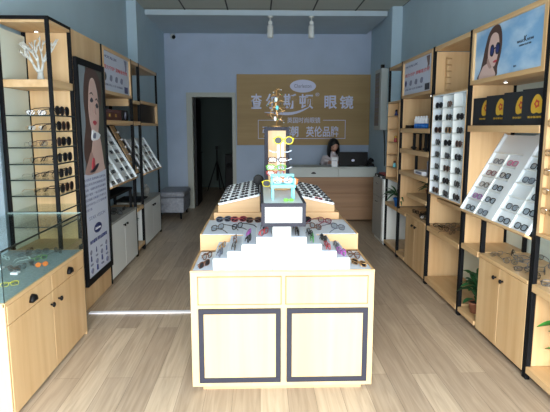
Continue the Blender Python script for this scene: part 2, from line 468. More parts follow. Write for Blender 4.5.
ORD = ['first', 'second', 'third', 'fourth', 'fifth', 'sixth', 'seventh', 'eighth', 'ninth', 'tenth']
M['redac'] = plain('brick_red_acetate', srgb(150, 54, 60), 0.3); M['greenac'] = plain('leaf_green_acetate', srgb(60, 128, 66), 0.3)
M['maroonac'] = plain('maroon_acetate', srgb(110, 30, 56), 0.3)
CN = {'redac': 'red', 'greenac': 'green', 'maroonac': 'maroon', 'blackac': 'black', 'tort': 'tortoiseshell', 'greyac': 'grey', 'gunmetal': 'dark metal', 'goldwire': 'gold wire', 'pink': 'pink', 'red': 'red', 'purple': 'purple', 'clearfr': 'clear', 'orange': 'orange', 'yellow': 'yellow', 'green': 'green', 'turq': 'turquoise'}


# ------------------------------------------------------------------ shelving units
def XX(s, d): return 1.59 + d if s > 0 else -1.42 - d


def part(name, mat, root, s, d0, d1, y0, y1, z0, z1, bevel=0.0):
    return bx(name, mat, root, XX(s, d0), XX(s, d1), y0, y1, z0, z1, bevel)


DEP = 0.36


def shelf_unit(s, y0, y1, label, top=None, topboard=True, group=None):
    r = thing('display_shelf_unit', label, 'shelf unit', (XX(s, DEP / 2), (y0 + y1) / 2, 0), group)
    t = 0.022; top = top or (2.215 if s > 0 else 2.243)
    for d in (0, DEP - t):
        for y in (y0, y1 - t):
            part('post', M['black'], r, s, d, d + t + .004, y, y + t, 0, top, 0.002)
    for y in (y0, y1 - t):
        part('side_rail', M['black'], r, s, 0, DEP, y + .001, y + t - .001, top - t, top)
        part('foot_rail', M['black'], r, s, 0.026, DEP - .022, y + .001, y + t - .001, 0.02, 0.042)
    if topboard: part('top_board', M['oaky'], r, s, 0.002, DEP, y0 + t, y1 - t, top - .04, top - .004, 0.001)
    return r


def board(r, s, y0, y1, z, name='shelf', th=0.032, d0=-0.004, d1=DEP, mat='oaky'):
    return part(name, M[mat], r, s, d0, d1, y0 + .023, y1 - .023, z - th, z, 0.002)


def knob(parent, s, y, z, d=0.0):
    x = XX(s, d); sg = -1 if s > 0 else 1
    prof = [(0.006, 0), (0.006, 0.012), (0.014, 0.016), (0.015, 0.022), (0.010, 0.027)]
    MB().lathe([(a, sg * b) for a, b in prof], (x, y, z), 12, 'x').build('knob', M['blackplastic'], parent)


def cabinet(r, s, y0, y1, z1, mat, topmat=None, d0=0.0, z0=0.03, split=None, kz=None):
    part('cabinet_body', mat, r, s, d0 + .02, DEP, y0, y1, z0, z1 - .025)
    part('cabinet_top', topmat or mat, r, s, d0 - .004, DEP, y0, y1, z1 - .024, z1, 0.002)
    part('plinth', M['blackplastic'], r, s, d0 + .03, DEP, y0 + .01, y1 - .01, 0, z0)
    m = split or (y0 + y1) / 2; kz = kz or z1 - .10
    for (a, b, ky) in ((y0, m - .0015, m - .05), (m + .0015, y1, m + .05)):
        dd = part('door', mat, r, s, d0, d0 + .018, a + .002, b - .002, z0 + .005, z1 - .028, 0.0015)
        knob(dd, s, ky, kz, d0)


def poster_box(r, s, y0, y1, z0=1.81, z1=2.21):
    """wooden light-box surround with a poster recessed in its front; returns (poster, plane d)"""
    f = 0.035; a, b = y0 + .024, y1 - .024
    box = part('poster_surround', M['oaky'], r, s, -0.004, DEP, a, b, z0, z0 + .03)
    part('surround_top', M['oaky'], box, s, -0.004, 0.03, a, b, z1 - .03, z1)
    for (p, q) in ((a, a + f), (b - f, b)): part('surround_side', M['oakv'], box, s, -0.004, 0.03, p, q, z0 + .03, z1 - .03)
    return part('poster', M['posterwhite'], r, s, 0.012, 0.02, a + f, b - f, z0 + .03, z1 - .03)


class Art:
    """artwork printed on a poster; s runs left to right as a viewer in the aisle sees it, t upwards"""
    def __init__(a, side, yl, yr, z0, z1, d, parent):
        a.s = side; a.yl = yl; a.yr = yr; a.z0 = z0; a.z1 = z1; a.d = d; a.parent = parent; a.layer = 0; a.mb = MB(); a.mats = []; a.pieces = []; a.us = 1.0; a.uo = 0.0

    def pt(a, u, v, off=0.0):
        sg = -1 if a.s > 0 else 1
        return (XX(a.s, a.d) + sg * off, a.yl + (a.yr - a.yl) * u, a.z0 + (a.z1 - a.z0) * v)

    def poly(a, pts, mat, smooth=True):
        if M[mat] not in a.mats: a.mats.append(M[mat])
        a.mb.k = a.mats.index(M[mat]); a.layer += 1; p = crom(pts) if smooth else pts; p = [(u * a.us + a.uo, v) for u, v in p]
        sg = -1 if a.s > 0 else 1; ext = (sg * (0.0006 * a.layer), 0, 0); q = [a.pt(u, v, 0.0) for u, v in p]
        a.mb.prism(q, ext); a.pieces.append((MB().prism(q, ext), M[mat]))

    def done(a, name): return a.mb.build(name, a.mats, a.parent)

    def each(a, name):
        """every shape printed so far as a piece of its own"""
        for mb, mt in a.pieces: mb.build(name, mt, a.parent)

    def text(a, name, body, mat, u0, v0, u1, v1, bold=0.0):
        sg = -1 if a.s > 0 else 1
        o = Vector(a.pt(u0, v0, 0.0005)); right = Vector((0, 1 if a.yr > a.yl else -1, 0))
        lettering(name, body, M[mat], a.parent, o, right, (0, 0, 1), abs(a.yr - a.yl) * (u1 - u0), (a.z1 - a.z0) * (v1 - v0), 0.0015, bold)


def text_poster(s, p, y0, y1, z0, z1):
    """pale lens advertisement; near the camera's side differs left / right"""
    yl, yr = (y0, y1) if s < 0 else (y1, y0)
    a = Art(s, yl, yr, z0, z1, 0.012, p)
    a.poly([(0.78, 0.04), (0.93, 0.04), (0.93, 0.22), (0.78, 0.22)], 'inkblack' if s > 0 else 'navy', False)
    a.poly([(0.80, 0.97), (0.92, 0.97), (0.90, 0.72), (0.83, 0.60), (0.85, 0.74)], 'tort' if s > 0 else 'inkgrey', False)
    a.poly([(0.03, 0.36), (0.07, 0.46), (0.11, 0.36), (0.07, 0.25)], 'inkblack' if s < 0 else 'navy')
    for k in range(3): a.poly([(0.22 + k * .2, 0.30), (0.25 + k * .2, 0.42), (0.31 + k * .2, 0.40), (0.29 + k * .2, 0.27)], 'inkgrey')
    a.each('printed_picture')
    a.text('printed_lettering', 'HOYALUX', 'navy', 0.04, 0.83, 0.50, 0.90)
    a.text('printed_lettering', '视力守护 清晰看世界', 'redtext', 0.03, 0.55, 0.92, 0.66, 0.01)
    a.text('printed_lettering', '清晰 舒适 自然 轻薄耐磨', 'inkgrey', 0.05, 0.13, 0.70, 0.19)


def tilted_tray(s, y0, y1, z0, z1, dtop, cols, rows, label, blank=0.16, group=None):
    """pale sloping tray: bottom edge at the front, top edge back against the wall"""
    r = thing('sloping_display_tray', label, 'display tray', (XX(s, 0.1), (y0 + y1) / 2, z0), group)
    A = Vector((XX(s, -0.015), 0, z0)); B = Vector((XX(s, dtop), 0, z1)); up = (B - A); L = up.length; up.normalize()
    nrm = Vector((0, 1, 0)).cross(up)
    if (nrm.x > 0) == (s > 0): nrm = -nrm
    def sl(name, mat, ya, yb, l0, l1, h0, h1):
        c = A + up * ((l0 + l1) / 2) + nrm * ((h0 + h1) / 2); c.y = (ya + yb) / 2
        return MB().obox(c, (0, (yb - ya) / 2, 0), up * ((l1 - l0) / 2), nrm * ((h1 - h0) / 2)).build(name, mat, r)
    sl('tray_back', M['tray'], y0, y1, 0, L, -0.02, 0)
    sl('bottom_lip', M['oaky'], y0, y1, -0.014, 0, -0.03, 0.022)
    for y in (y0, y1 - .012): sl('side_edge', M['tray'], y, y + .012, 0, L, -0.02, 0.022)
    mid = (y0 + y1) / 2
    sl('divider_panel', M['tray'], mid - .05, mid + .05, 0, L, 0, 0.02)
    slots = []
    half = (mid - .05) - (y0 + .012); cw = half / (cols / 2); rh = L * (1 - blank) / rows
    for k in range(rows + 1):
        l0 = k * rh
        if 0 < k: sl('ledge', M['white'], y0 + .012, y1 - .012, l0 - .003, l0 + .003, 0, 0.018)
    for h, base in enumerate((y0 + .012, mid + .05)):
        for c in range(cols // 2):
            if c: sl('cell_wall', M['white'], base + c * cw - .003, base + c * cw + .003, 0, L * (1 - blank), 0, 0.012)
            for k in range(rows):
                p = A + up * (k * rh + 0.012) + nrm * 0.004; p.y = base + (c + .5) * cw; slots.append((k, h * (cols // 2) + c, p))
    # rotation: local x along +-y, local -y towards nrm, local z along up
    xa = up.cross(nrm)  # x = y_axis x z_axis with y_axis = -nrm
    ya = -nrm; xa = ya.cross(up)
    Rm = Matrix((xa, ya, up)).transposed()
    return r, slots, Rm


# ---- right wall -------------------------------------------------
uA = shelf_unit(1, 1.85, 2.885, 'nearest right-hand oak shelf unit with a hanging glasses panel')
uB = shelf_unit(1, 2.89, 3.955, 'right-hand shelf unit topped by the sunglasses poster, with two-door cabinet below', topboard=False)
uC = shelf_unit(1, 3.96, 4.795, 'right-hand shelf unit that holds the white pigeonhole board')
uD = shelf_unit(1, 4.80, 5.845, 'right-hand shelf unit topped by the white lettered poster with red line', topboard=False)
uE = shelf_unit(1, 5.85, 6.44, 'farthest narrow shelf unit on the right beside the white drawer cabinet')
for u_, a_, b_, z_ in ((uA, 1.85, 2.885, .88), (uB, 2.89, 3.955, .88), (uC, 3.96, 4.795, .88), (uD, 4.80, 5.845, 1.0), (uE, 5.85, 6.44, .86)):
    part('back_panel', M['cream'], u_, 1, DEP - .006, DEP - .001, a_ + .001, b_ - .001, 0.06, z_)  # pale panels added to brighten the shadowed wall behind the units
part('upper_back_panel', M['cream'], uB, 1, DEP - .006, DEP - .001, 2.915, 3.93, 1.47, 1.81)  # another added pale panel, brightening the wall above the gift shelf
# A
part('hook_panel', M['oakv'], uA, 1, 0.02, 0.04, 1.88, 2.86, 0.90, 2.17); part('panel_edge', M['oaky'], uA, 1, -0.004, 0.06, 1.873, 2.862, 0.885, 0.905, 0.002)
part('panel_side', M['oakv'], uA, 1, -0.003, 0.04, 2.835, 2.862, 0.905, 2.17)
board(uA, 1, 1.85, 2.885, 0.595, th=0.045); board(uA, 1, 1.85, 2.885, 0.085, th=0.04)
part('side_panel', M['oakv'], uA, 1, 0.03, DEP - .03, 2.865, 2.883, 0.085, 0.55)
# B
sp = part('side_panel', M['oakv'], uB, 1, 0.02, DEP - .03, 3.93, 3.953, 0.60, 1.81)
board(uB, 1, 2.89, 3.955, 1.51, th=0.045); board(uB, 1, 3.60, 3.955, 0.60, th=0.04); board(uB, 1, 3.60, 3.955, 0.075, th=0.035)
cabinet(uB, 1, 2.915, 3.60, 0.60, M['oakv'], M['oaky'], split=3.27, kz=0.50)
pB = poster_box(uB, 1, 2.89, 3.955)
MB().box(1.60, 1.63, 3.60, 3.625, 0.60, 0.83).box(1.91, 1.935, 3.60, 3.625, 0.60, 0.83).box(1.60, 1.935, 3.60, 3.625, 0.83, 0.85).build('riser_frame', M['black'], uB)
MB().box(1.91, 1.935, 3.15, 3.175, 0.60, 0.85).build('riser_leg', M['black'], uB)
# C
part('side_panel', M['oakv'], uC, 1, 0.02, DEP - .03, 4.77, 4.793, 0.60, 2.17)
part('back_panel', M['oakv'], uC, 1, DEP - .03, DEP - .01, 3.985, 4.77, 1.79, 2.17)
board(uC, 1, 3.96, 4.795, 0.575, th=0.04); board(uC, 1, 3.96, 4.795, 0.08, th=0.045)
board(uC, 1, 3.96, 4.795, 0.84, th=0.035, d0=0.08)
for k in range(6): part('hook_rod', M['goldwire'], uC, 1, 0.085, 0.13, 4.69, 4.72, 2.10 - k * .055, 2.106 - k * .055)
part('hook_strip', M['oakv'], uC, 1, 0.10, 0.13, 4.72, 4.765, 1.80, 2.12)
# D
part('side_panel', M['oakv'], uD, 1, 0.02, DEP - .03, 5.82, 5.843, 0.60, 1.81)
for z in (1.485, 1.262, 1.02): board(uD, 1, 4.80, 5.845, z, th=0.045)
board(uD, 1, 4.80, 5.50, 0.80, th=0.04); board(uD, 1, 5.49, 5.845, 0.575, th=0.04); board(uD, 1, 5.49, 5.845, 0.08, th=0.04)
cabinet(uD, 1, 4.825, 5.49, 0.585, M['oakv'], M['oaky'], kz=0.49)
pD = poster_box(uD, 1, 4.80, 5.845)
MB().box(1.615, 1.64, 5.02, 5.045, 1.262, 1.43).box(1.615, 1.64, 5.40, 5.425, 1.262, 1.43).box(1.615, 1.64, 5.02, 5.425, 1.43, 1.44).build('riser_frame', M['black'], uD)
for (p_, q_, z0_) in ((5.05, 5.075, 1.262), (5.45, 5.475, 1.02), (5.34, 5.36, 1.262)): MB().box(1.66, 1.685, p_, q_, z0_, z0_ + .178).build('riser_leg', M['black'], uD)
text_poster(1, pD, 4.80 + .06, 5.845 - .06, 1.84, 2.18)
# E
part('cubby_back', M['oakv'], uE, 1, 0.12, 0.14, 5.875, 6.415, 0.88, 1.79)
for yy in (5.873, 6.395): part('cubby_side', M['oakv'], uE, 1, -0.004, 0.12, yy, yy + .02, 0.88, 1.79)
part('cubby_floor', M['oaky'], uE, 1, -0.004, 0.14, 5.873, 6.415, 0.865, 0.885)
part('cubby_top', M['oaky'], uE, 1, -0.004, 0.14, 5.873, 6.415, 1.78, 1.80)
rowsE = [1.63, 1.47, 1.32, 1.17, 1.02]
for z in rowsE: part('cubby_shelf', M['oaky'], uE, 1, 0.0, 0.12, 5.893, 6.395, z - .008, z)
board(uE, 1, 5.85, 6.44, 0.575, th=0.04); board(uE, 1, 5.85, 6.44, 0.08, th=0.04)

# sunglasses poster artwork (viewer's left is the far end)
a = Art(1, 3.955 - .06, 2.89 + .06, 1.84, 2.18, 0.012, pB)
a.poly([(0, 0), (1, 0), (1, 1), (0, 1)], 'skyprint', False); a.us = 1.32; a.uo = -0.065
a.poly([(0.10, 0.0), (0.13, 0.18), (0.155, 0.38), (0.18, 0.62), (0.215, 0.86), (0.27, 0.985), (0.335, 0.985), (0.372, 0.85), (0.385, 0.62), (0.375, 0.40), (0.345, 0.18), (0.325, 0.0)], 'hairbrown')
a.poly([(0.12, 0.0), (0.155, 0.22), (0.20, 0.28), (0.25, 0.30), (0.30, 0.16), (0.315, 0.0)], 'skinlite')
a.poly([(0.225, 0.40), (0.225, 0.60), (0.25, 0.80), (0.29, 0.86), (0.335, 0.80), (0.352, 0.62), (0.345, 0.44), (0.325, 0.27), (0.30, 0.20), (0.26, 0.26)], 'skinlite')
a.poly([(0.225, 0.40), (0.26, 0.26), (0.275, 0.2), (0.25, 0.18), (0.215, 0.3)], 'skinshade')
a.poly([(0.248, 0.50), (0.258, 0.62), (0.285, 0.63), (0.300, 0.52), (0.285, 0.41), (0.258, 0.42)], 'inkblack')
a.poly([(0.315, 0.52), (0.325, 0.63), (0.350, 0.64), (0.366, 0.54), (0.352, 0.43), (0.325, 0.43)], 'inkblack')
a.poly([(0.254, 0.52), (0.264, 0.59), (0.283, 0.59), (0.292, 0.52), (0.28, 0.45), (0.262, 0.45)], 'navy')
a.poly([(0.322, 0.53), (0.331, 0.60), (0.348, 0.60), (0.358, 0.54), (0.347, 0.46), (0.33, 0.46)], 'navy')
a.poly([(0.298, 0.56), (0.318, 0.57), (0.318, 0.545), (0.298, 0.535)], 'inkblack', False)
a.poly([(0.295, 0.285), (0.315, 0.315), (0.338, 0.315), (0.32, 0.27)], 'lips')
a.us = 1.0; a.uo = 0.0; a.done('printed_portrait')
a.text('printed_lettering', 'MAGIC', 'inkblack', 0.66, 0.50, 0.745, 0.545, 0.01)
a.text('printed_lettering', 'K', 'inkblack', 0.75, 0.50, 0.785, 0.60, 0.02)
a.text('printed_lettering', 'NOW', 'inkblack', 0.79, 0.50, 0.87, 0.545, 0.01)
a.text('printed_lettering', 'EYEWEAR COLLECTION', 'inkblack', 0.69, 0.435, 0.84, 0.465)
a.text('printed_lettering', '魅力', 'inkblack', 0.63, 0.09, 0.665, 0.13)

# ---- left wall ---------------------------------------------------
u1 = shelf_unit(-1, 3.68, 4.11, 'tall glass-shelved unit on the left behind the glass counter')
board(u1, -1, 3.68, 4.11, 1.825, th=0.052, d0=0.0)
part('back_panel', M['cream'], u1, -1, DEP - .02, DEP - .006, 3.70, 4.09, 0.05, 1.77); part('upper_back_panel', M['cream'], u1, -1, DEP - .02, DEP - .006, 3.70, 4.09, 1.83, 2.17)
part('far_side_panel', M['oakv'], u1, -1, 0.026, DEP - .03, 4.09, 4.107, 0.60, 2.20)
part('base_board', M['oaky'], u1, -1, 0, DEP, 3.703, 4.087, 0.58, 0.62)
part('front_top_rail', M['black'], u1, -1, 0.0, 0.022, 3.70, 4.088, 2.221, 2.242)
L1Z = [1.582, 1.473, 1.359, 1.243, 1.131, 1.017, 0.902, 0.794]
for z in L1Z:
    g = part('glass_shelf', M['glass'], u1, -1, 0.004, DEP - .024, 3.692, 4.088, z - .006, z)
    MB().box(XX(-1, 0.004), XX(-1, DEP - .024), 3.684, 3.692, z - .008, z + .001).box(XX(-1, -0.002), XX(-1, 0.004), 3.69, 4.088, z - .008, z + .001).build('shelf_edge', M['glassedge'], g)

u2 = thing('poster_panel_unit', 'oak panel with a tall black-framed woman portrait poster between the left-hand shelves', 'poster stand', (-1.6, 4.49, 0))
bx('panel_body', M['oakv'], u2, -1.78, -1.425, 4.125, 4.855, 0.0, 2.24, 0.002)
fr = MB().box(-1.424, -1.395, 4.122, 4.162, 0.20, 2.035).box(-1.424, -1.395, 4.805, 4.845, 0.20, 2.035).box(-1.424, -1.395, 4.162, 4.805, 0.20, 0.25).box(-1.424, -1.395, 4.162, 4.805, 1.985, 2.035).build('poster_frame', M['black'], u2, 0.002)
pp = bx('poster', M['posterwhite'], u2, -1.424, -1.410, 4.162, 4.805, 0.25, 1.985)
a = Art(-1, 4.162, 4.805, 0.25, 1.985, 0, pp); a.d = -0.010
a.poly([(0, 0.50), (1, 0.50), (1, 1), (0, 1)], 'postergreen', False)
a.poly([(0, 0.50), (0.12, 0.50), (0.22, 0.75), (0.30, 1.0), (0.0, 1.0)], 'posterblue', False)
a.poly([(0.30, 0.98), (0.18, 0.86), (0.22, 0.74), (0.10, 0.62), (0.18, 0.55), (0.42, 0.60), (0.45, 0.80), (0.55, 0.90), (0.78, 0.90), (0.88, 0.82), (0.92, 0.93), (0.75, 0.99), (0.5, 1.0)], 'hairbrown')
a.poly([(0.30, 0.5), (0.36, 0.58), (0.48, 0.66), (0.58, 0.69), (0.70, 0.70), (0.82, 0.64), (0.90, 0.54), (0.90, 0.5)], 'skinlite', True)
a.poly([(0.12, 0.5), (0.22, 0.55), (0.36, 0.60), (0.45, 0.58), (0.5, 0.5)], 'skinshade')
a.poly([(0.36, 0.78), (0.38, 0.87), (0.46, 0.94), (0.60, 0.955), (0.72, 0.91), (0.78, 0.83), (0.77, 0.76), (0.70, 0.69), (0.58, 0.665), (0.46, 0.70)], 'skinlite')
a.poly([(0.42, 0.845), (0.49, 0.862), (0.56, 0.848), (0.49, 0.838)], 'inkblack')
a.poly([(0.64, 0.825), (0.70, 0.838), (0.76, 0.822), (0.70, 0.812)], 'inkblack')
a.poly([(0.40, 0.875), (0.49, 0.888), (0.57, 0.872), (0.49, 0.880)], 'hairbrown')
a.poly([(0.63, 0.85), (0.70, 0.862), (0.77, 0.842), (0.70, 0.853)], 'hairbrown')
a.poly([(0.57, 0.80), (0.60, 0.785), (0.645, 0.782), (0.62, 0.80), (0.60, 0.83)], 'skinshade')
a.poly([(0.50, 0.745), (0.57, 0.752), (0.65, 0.742), (0.57, 0.728)], 'lips')
a.poly([(0.42, 0.66), (0.46, 0.705), (0.56, 0.70), (0.70, 0.69), (0.78, 0.68), (0.70, 0.662), (0.55, 0.655)], 'paper')
a.poly([(0.45, 0.67), (0.50, 0.69), (0.58, 0.69), (0.56, 0.665)], 'inkgrey')
a.poly([(0.36, 0.53), (0.42, 0.57), (0.48, 0.56), (0.46, 0.52), (0.40, 0.505)], 'lips')
a.poly([(0.28, 0.505), (0.40, 0.52), (0.62, 0.54), (0.60, 0.525), (0.45, 0.505)], 'inkblack')
a.done('printed_portrait')
for k in range(7):
    a.text('printed_text_line', ['专业验光 精准配镜 品质保证', '源自英伦的时尚眼镜品牌', '为每一位顾客提供优质服务', '镜片镜架 一站式选购体验', '舒适佩戴 清晰视界 轻松生活', '百年传承 匠心工艺 值得信赖', '欢迎光临'][k], 'inkgrey', 0.05, 0.465 - k * .024, 0.94 if k < 6 else 0.3, 0.478 - k * .024)
a.text('printed_lettering', 'STAR VISION', 'inkgrey', 0.16, 0.275, 0.85, 0.292)
b = Art(-1, 4.162, 4.805, 0.25, 1.985, 0, pp); b.d = -0.0102
ov = [(0.5 + 0.17 * math.cos(t * math.pi / 8), 0.222 + 0.025 * math.sin(t * math.pi / 8)) for t in range(16)]
b.poly(ov, 'navy', False); b.done('printed_oval_badge')
lettering('printed_badge_text', 'Charleston', M['paper'], pp, Vector(b.pt(0.38, 0.215, 0.0008)), (0, 1, 0), (0, 0, 1), 0.15, 0.024, 0.001)
a.text('printed_lettering', '查尔斯顿 英伦品牌眼镜', 'navy', 0.14, 0.158, 0.88, 0.178, 0.02)
c_ = Art(-1, 4.162, 4.805, 0.25, 1.985, 0, pp); c_.d = -0.0102
for k in range(4):
    for j in range(4):
        u, v = 0.12 + j * .22, 0.118 - k * .030
        if (k + j) % 3 == 0: c_.poly([(u, v), (u + .05, v + .014), (u + .09, v + .004), (u + .05, v - .012)], 'inkgrey')
        elif (k + j) % 3 == 1: c_.poly([(u + .02, v - .012), (u + .07, v - .012), (u + .055, v + .014), (u + .03, v + .014)], 'navy', False)
        else: c_.poly([(u, v - .003), (u + .09, v - .003), (u + .09, v + .005), (u, v + .005)], 'inkgrey', False)
c_.each('printed_icon')

u3 = shelf_unit(-1, 4.87, 5.955, 'left-hand shelf unit with white lettered poster on top and white cabinet below', topboard=False)
p3 = poster_box(u3, -1, 4.87, 5.955, 1.81, 2.238)
text_poster(-1, p3, 4.87 + .06, 5.955 - .06, 1.84, 2.207)
board(u3, -1, 4.87, 5.955, 1.565, th=0.04)
part('apron', M['oakx'], u3, -1, 0.03, DEP - .03, 5.90, 5.925, 1.73, 1.81)
part('back_panel', M['blackplastic'], u3, -1, DEP - .02, DEP - .005, 5.40, 5.93, 0.80, 1.525)
cabinet(u3, -1, 4.895, 5.93, 0.59, M['white'], M['stone'], split=5.41, kz=0.49)
u4 = shelf_unit(-1, 5.96, 6.335, 'narrow left-hand shelf unit with a potted plant between the white cabinets')
for z in (1.80, 1.565, 0.56, 0.11): board(u4, -1, 5.96, 6.335, z, th=0.04)
hp = [(XX(-1, .02), 0.95), (XX(-1, .31), 1.52)]; uh = Vector((hp[1][0] - hp[0][0], 0, hp[1][1] - hp[0][1])); hL = uh.length; uh.normalize(); nh = Vector((uh.z, 0, -uh.x))
def hk(name, mat, ya, yb, l0, l1, h0, h1):
    c = Vector((hp[0][0], 0, hp[0][1])) + uh * ((l0 + l1) / 2) + nh * ((h0 + h1) / 2); c.y = (ya + yb) / 2
    MB().obox(c, (0, (yb - ya) / 2, 0), uh * ((l1 - l0) / 2), nh * ((h1 - h0) / 2)).build(name, mat, u4)
hk('hook_board', M['black'], 5.985, 6.31, 0, hL, -.012, 0); hk('wood_strip', M['oakv'], 6.08, 6.24, .01, hL - .01, 0.0005, .01)
for k in range(6): hk('hook_rod', M['chrome'], 6.00, 6.30, .06 + k * .095, .066 + k * .095, .012, .018); hk('hook', M['paper'], 6.19, 6.22, .05 + k * .095, .072 + k * .095, .018, .034)
u5 = shelf_unit(-1, 6.34, 7.42, 'farthest left-hand shelf unit with an open top bay, near the grey ottoman')
board(u5, -1, 6.34, 7.42, 1.815, th=0.035); board(u5, -1, 6.34, 7.42, 1.55, th=0.035)
part('frame_end', M['oakv'], u5, -1, -0.004, DEP, 7.36, 7.396, 1.55, 1.78)
part('dark_glass_panel', M['darklens'], u5, -1, 0.03, 0.04, 6.365, 7.36, 1.55, 1.78)
cabinet(u5, -1, 6.365, 7.395, 0.575, M['white'], M['stone'], kz=0.48)
part('dark_shelf', M['black'], u5, -1, 0.05, DEP, 6.365, 6.80, 0.585, 0.60)

# dark drawer board bridging the white cabinets under the tray
dk = MB().box(-1.755, -1.45, 5.35, 5.92, 0.800, 0.825).box(-1.48, -1.455, 4.905, 4.93, 0.592, 0.80).box(-1.48, -1.455, 5.87, 5.90, 0.592, 0.80).box(-1.755, -1.73, 4.905, 4.93, 0.592, 0.80).box(-1.755, -1.73, 5.87, 5.90, 0.592, 0.80).box(-1.755, -1.45, 4.90, 5.40, 0.800, 0.825).build('riser_shelf', M['black'])
tag(dk, 'low black riser shelf standing on the nearer white cabinet', 'riser')

# ------------------------------------------------------------------ trays with spectacles
trR, slots, RmR = tilted_tray(1, 2.918, 3.925, 0.87, 1.44, 0.30, 4, 5, 'large white sloping tray of spectacles under the dark gift boxes on the right', 0.24)
cyc = ['blackac', 'blackac', 'gunmetal', 'greyac', 'blackac', 'tort', 'gunmetal']
for (k, c, p) in slots:
    fm = {(4, 2): 'pink', (1, 3): 'purple', (3, 3): 'maroonac'}.get((k, c), ['blackac', 'gunmetal', 'blackac', 'blackac', 'greyac', 'gunmetal', 'blackac'][(k * 3 + c * 2) % 7])
    if (k, c) in ((2, 1), (4, 0), (3, 0)) : continue
    eyewear(p, 0, 'rect', fm, 'lens', '%s spectacles, %s row up, %s column from the near end, right sloping tray' % (CN[fm], ORD[k], ORD[c]), 'spectacles in the right sloping tray', True, True, 0.0028, RmR, 1.05)
trL, slots, RmL = tilted_tray(-1, 4.90, 5.92, 0.935, 1.50, 0.31, 4, 5, 'white sloping spectacle tray on the left above the nearer white cabinet', 0.2)
for (k, c, p) in slots:
    fm = cyc[(k * 5 + c * 3) % 7]
    eyewear(p, 0, 'rect', fm, 'lens', '%s spectacles, %s row up, %s column from the near end, nearer left tray' % (CN[fm], ORD[k], ORD[c]), 'spectacles in the nearer left tray', False, True, 0.0034, RmL, 0.95)
trL2, slots, RmL2 = tilted_tray(-1, 6.37, 7.39, 0.935, 1.35, 0.22, 4, 4, 'farther white sloping spectacle tray on the left, near the back of the shop', 0.1)
for (k, c, p) in slots:
    fm = cyc[(k * 2 + c * 5) % 7]
    eyewear(p, 0, 'rect', fm, 'lens', '%s spectacles, %s row up, %s column from the near end, farther left tray' % (CN[fm], ORD[k], ORD[c]), 'spectacles in the farther left tray', False, True, 0.0034, RmL2, 0.95)

# pigeonhole board
ph = thing('pigeonhole_board', 'white pigeonhole board full of sunglasses in an oak frame on the right', 'display board', (1.62, 4.375, 0.885))
py0, py1, pz0, pz1 = 3.984, 4.768, 0.885, 1.79
def pring(x0, x1, e0, e1): return MB().box(x0, x1, py0 + e0, py0 + e1, pz0 + e0, pz1 - e0).box(x0, x1, py1 - e1, py1 - e0, pz0 + e0, pz1 - e0).box(x0, x1, py0 + e1, py1 - e1, pz0 + e0, pz0 + e1).box(x0, x1, py0 + e1, py1 - e1, pz1 - e1, pz1 - e0)
pring(1.588, 1.672, 0, 0.012).build('oak_frame', M['oakv'], ph); pring(1.589, 1.662, 0.012, 0.02).build('white_lining', M['tray'], ph)
bx('back', M['tray'], ph, 1.662, 1.671, py0 + .02, py1 - .02, pz0 + .02, pz1 - .02)
cw = (py1 - py0 - .04) / 3; rh = (pz1 - pz0 - .04) / 8
for k in range(1, 8): bx('shelf', M['white'], ph, 1.590, 1.662, py0 + .02, py1 - .02, pz0 + .02 + k * rh - .003, pz0 + .02 + k * rh + .003)
for c in range(1, 3): bx('partition', M['white'], ph, 1.590, 1.662, py0 + .02 + c * cw - .003, py0 + .02 + c * cw + .003, pz0 + .02, pz1 - .02)
for k in range(8):
    for c in range(3):
        if (k, c) in ((7, 0),): continue
        z = pz0 + .023 + k * rh; y = py0 + .02 + (c + .5) * cw
        fm = 'tort' if (k * 3 + c) % 5 == 2 else 'blackac'
        if (k, c) == (5, 1): fm = 'goldwire'
        eyewear((1.603, y + .01, z), R(-90 + random.uniform(-8, 8)), 'big', fm, 'darklens', '%s sunglasses, %s row up, %s column from the near side, pigeonhole board' % (CN[fm], ORD[k], ORD[c]), 'sunglasses in the pigeonhole board', False, True, 0.0045, None, 0.84)

# L1 shelves: two pairs to a shelf
for r_, z in enumerate(L1Z[:6]):
    for j, y in enumerate((3.79, 3.98)):
        fm = ['blackac', 'blackac', 'tort', 'blackac'][(r_ + j) % 4]
        eyewear((-1.452, y + random.uniform(-.01, .01), z + .001), R(90 + random.uniform(-4, 4)), 'big', fm, 'darklens', '%s sunglasses, %s of two on the %s glass shelf from the top' % (CN[fm], ['nearer', 'farther'][j], ORD[r_]), 'sunglasses on the glass shelves', True, False, 0.003, None, 1.12)
    eyewear((-1.615, 3.86, z + .001), R(20 + r_ * 9), 'rect', 'goldwire' if r_ % 2 else 'gunmetal', 'lens', 'thin wire spectacles at the back of the %s glass shelf from the top at left' % ORD[r_], 'wire spectacles on the glass shelves', True, False, 0.0015, None, 1.0)

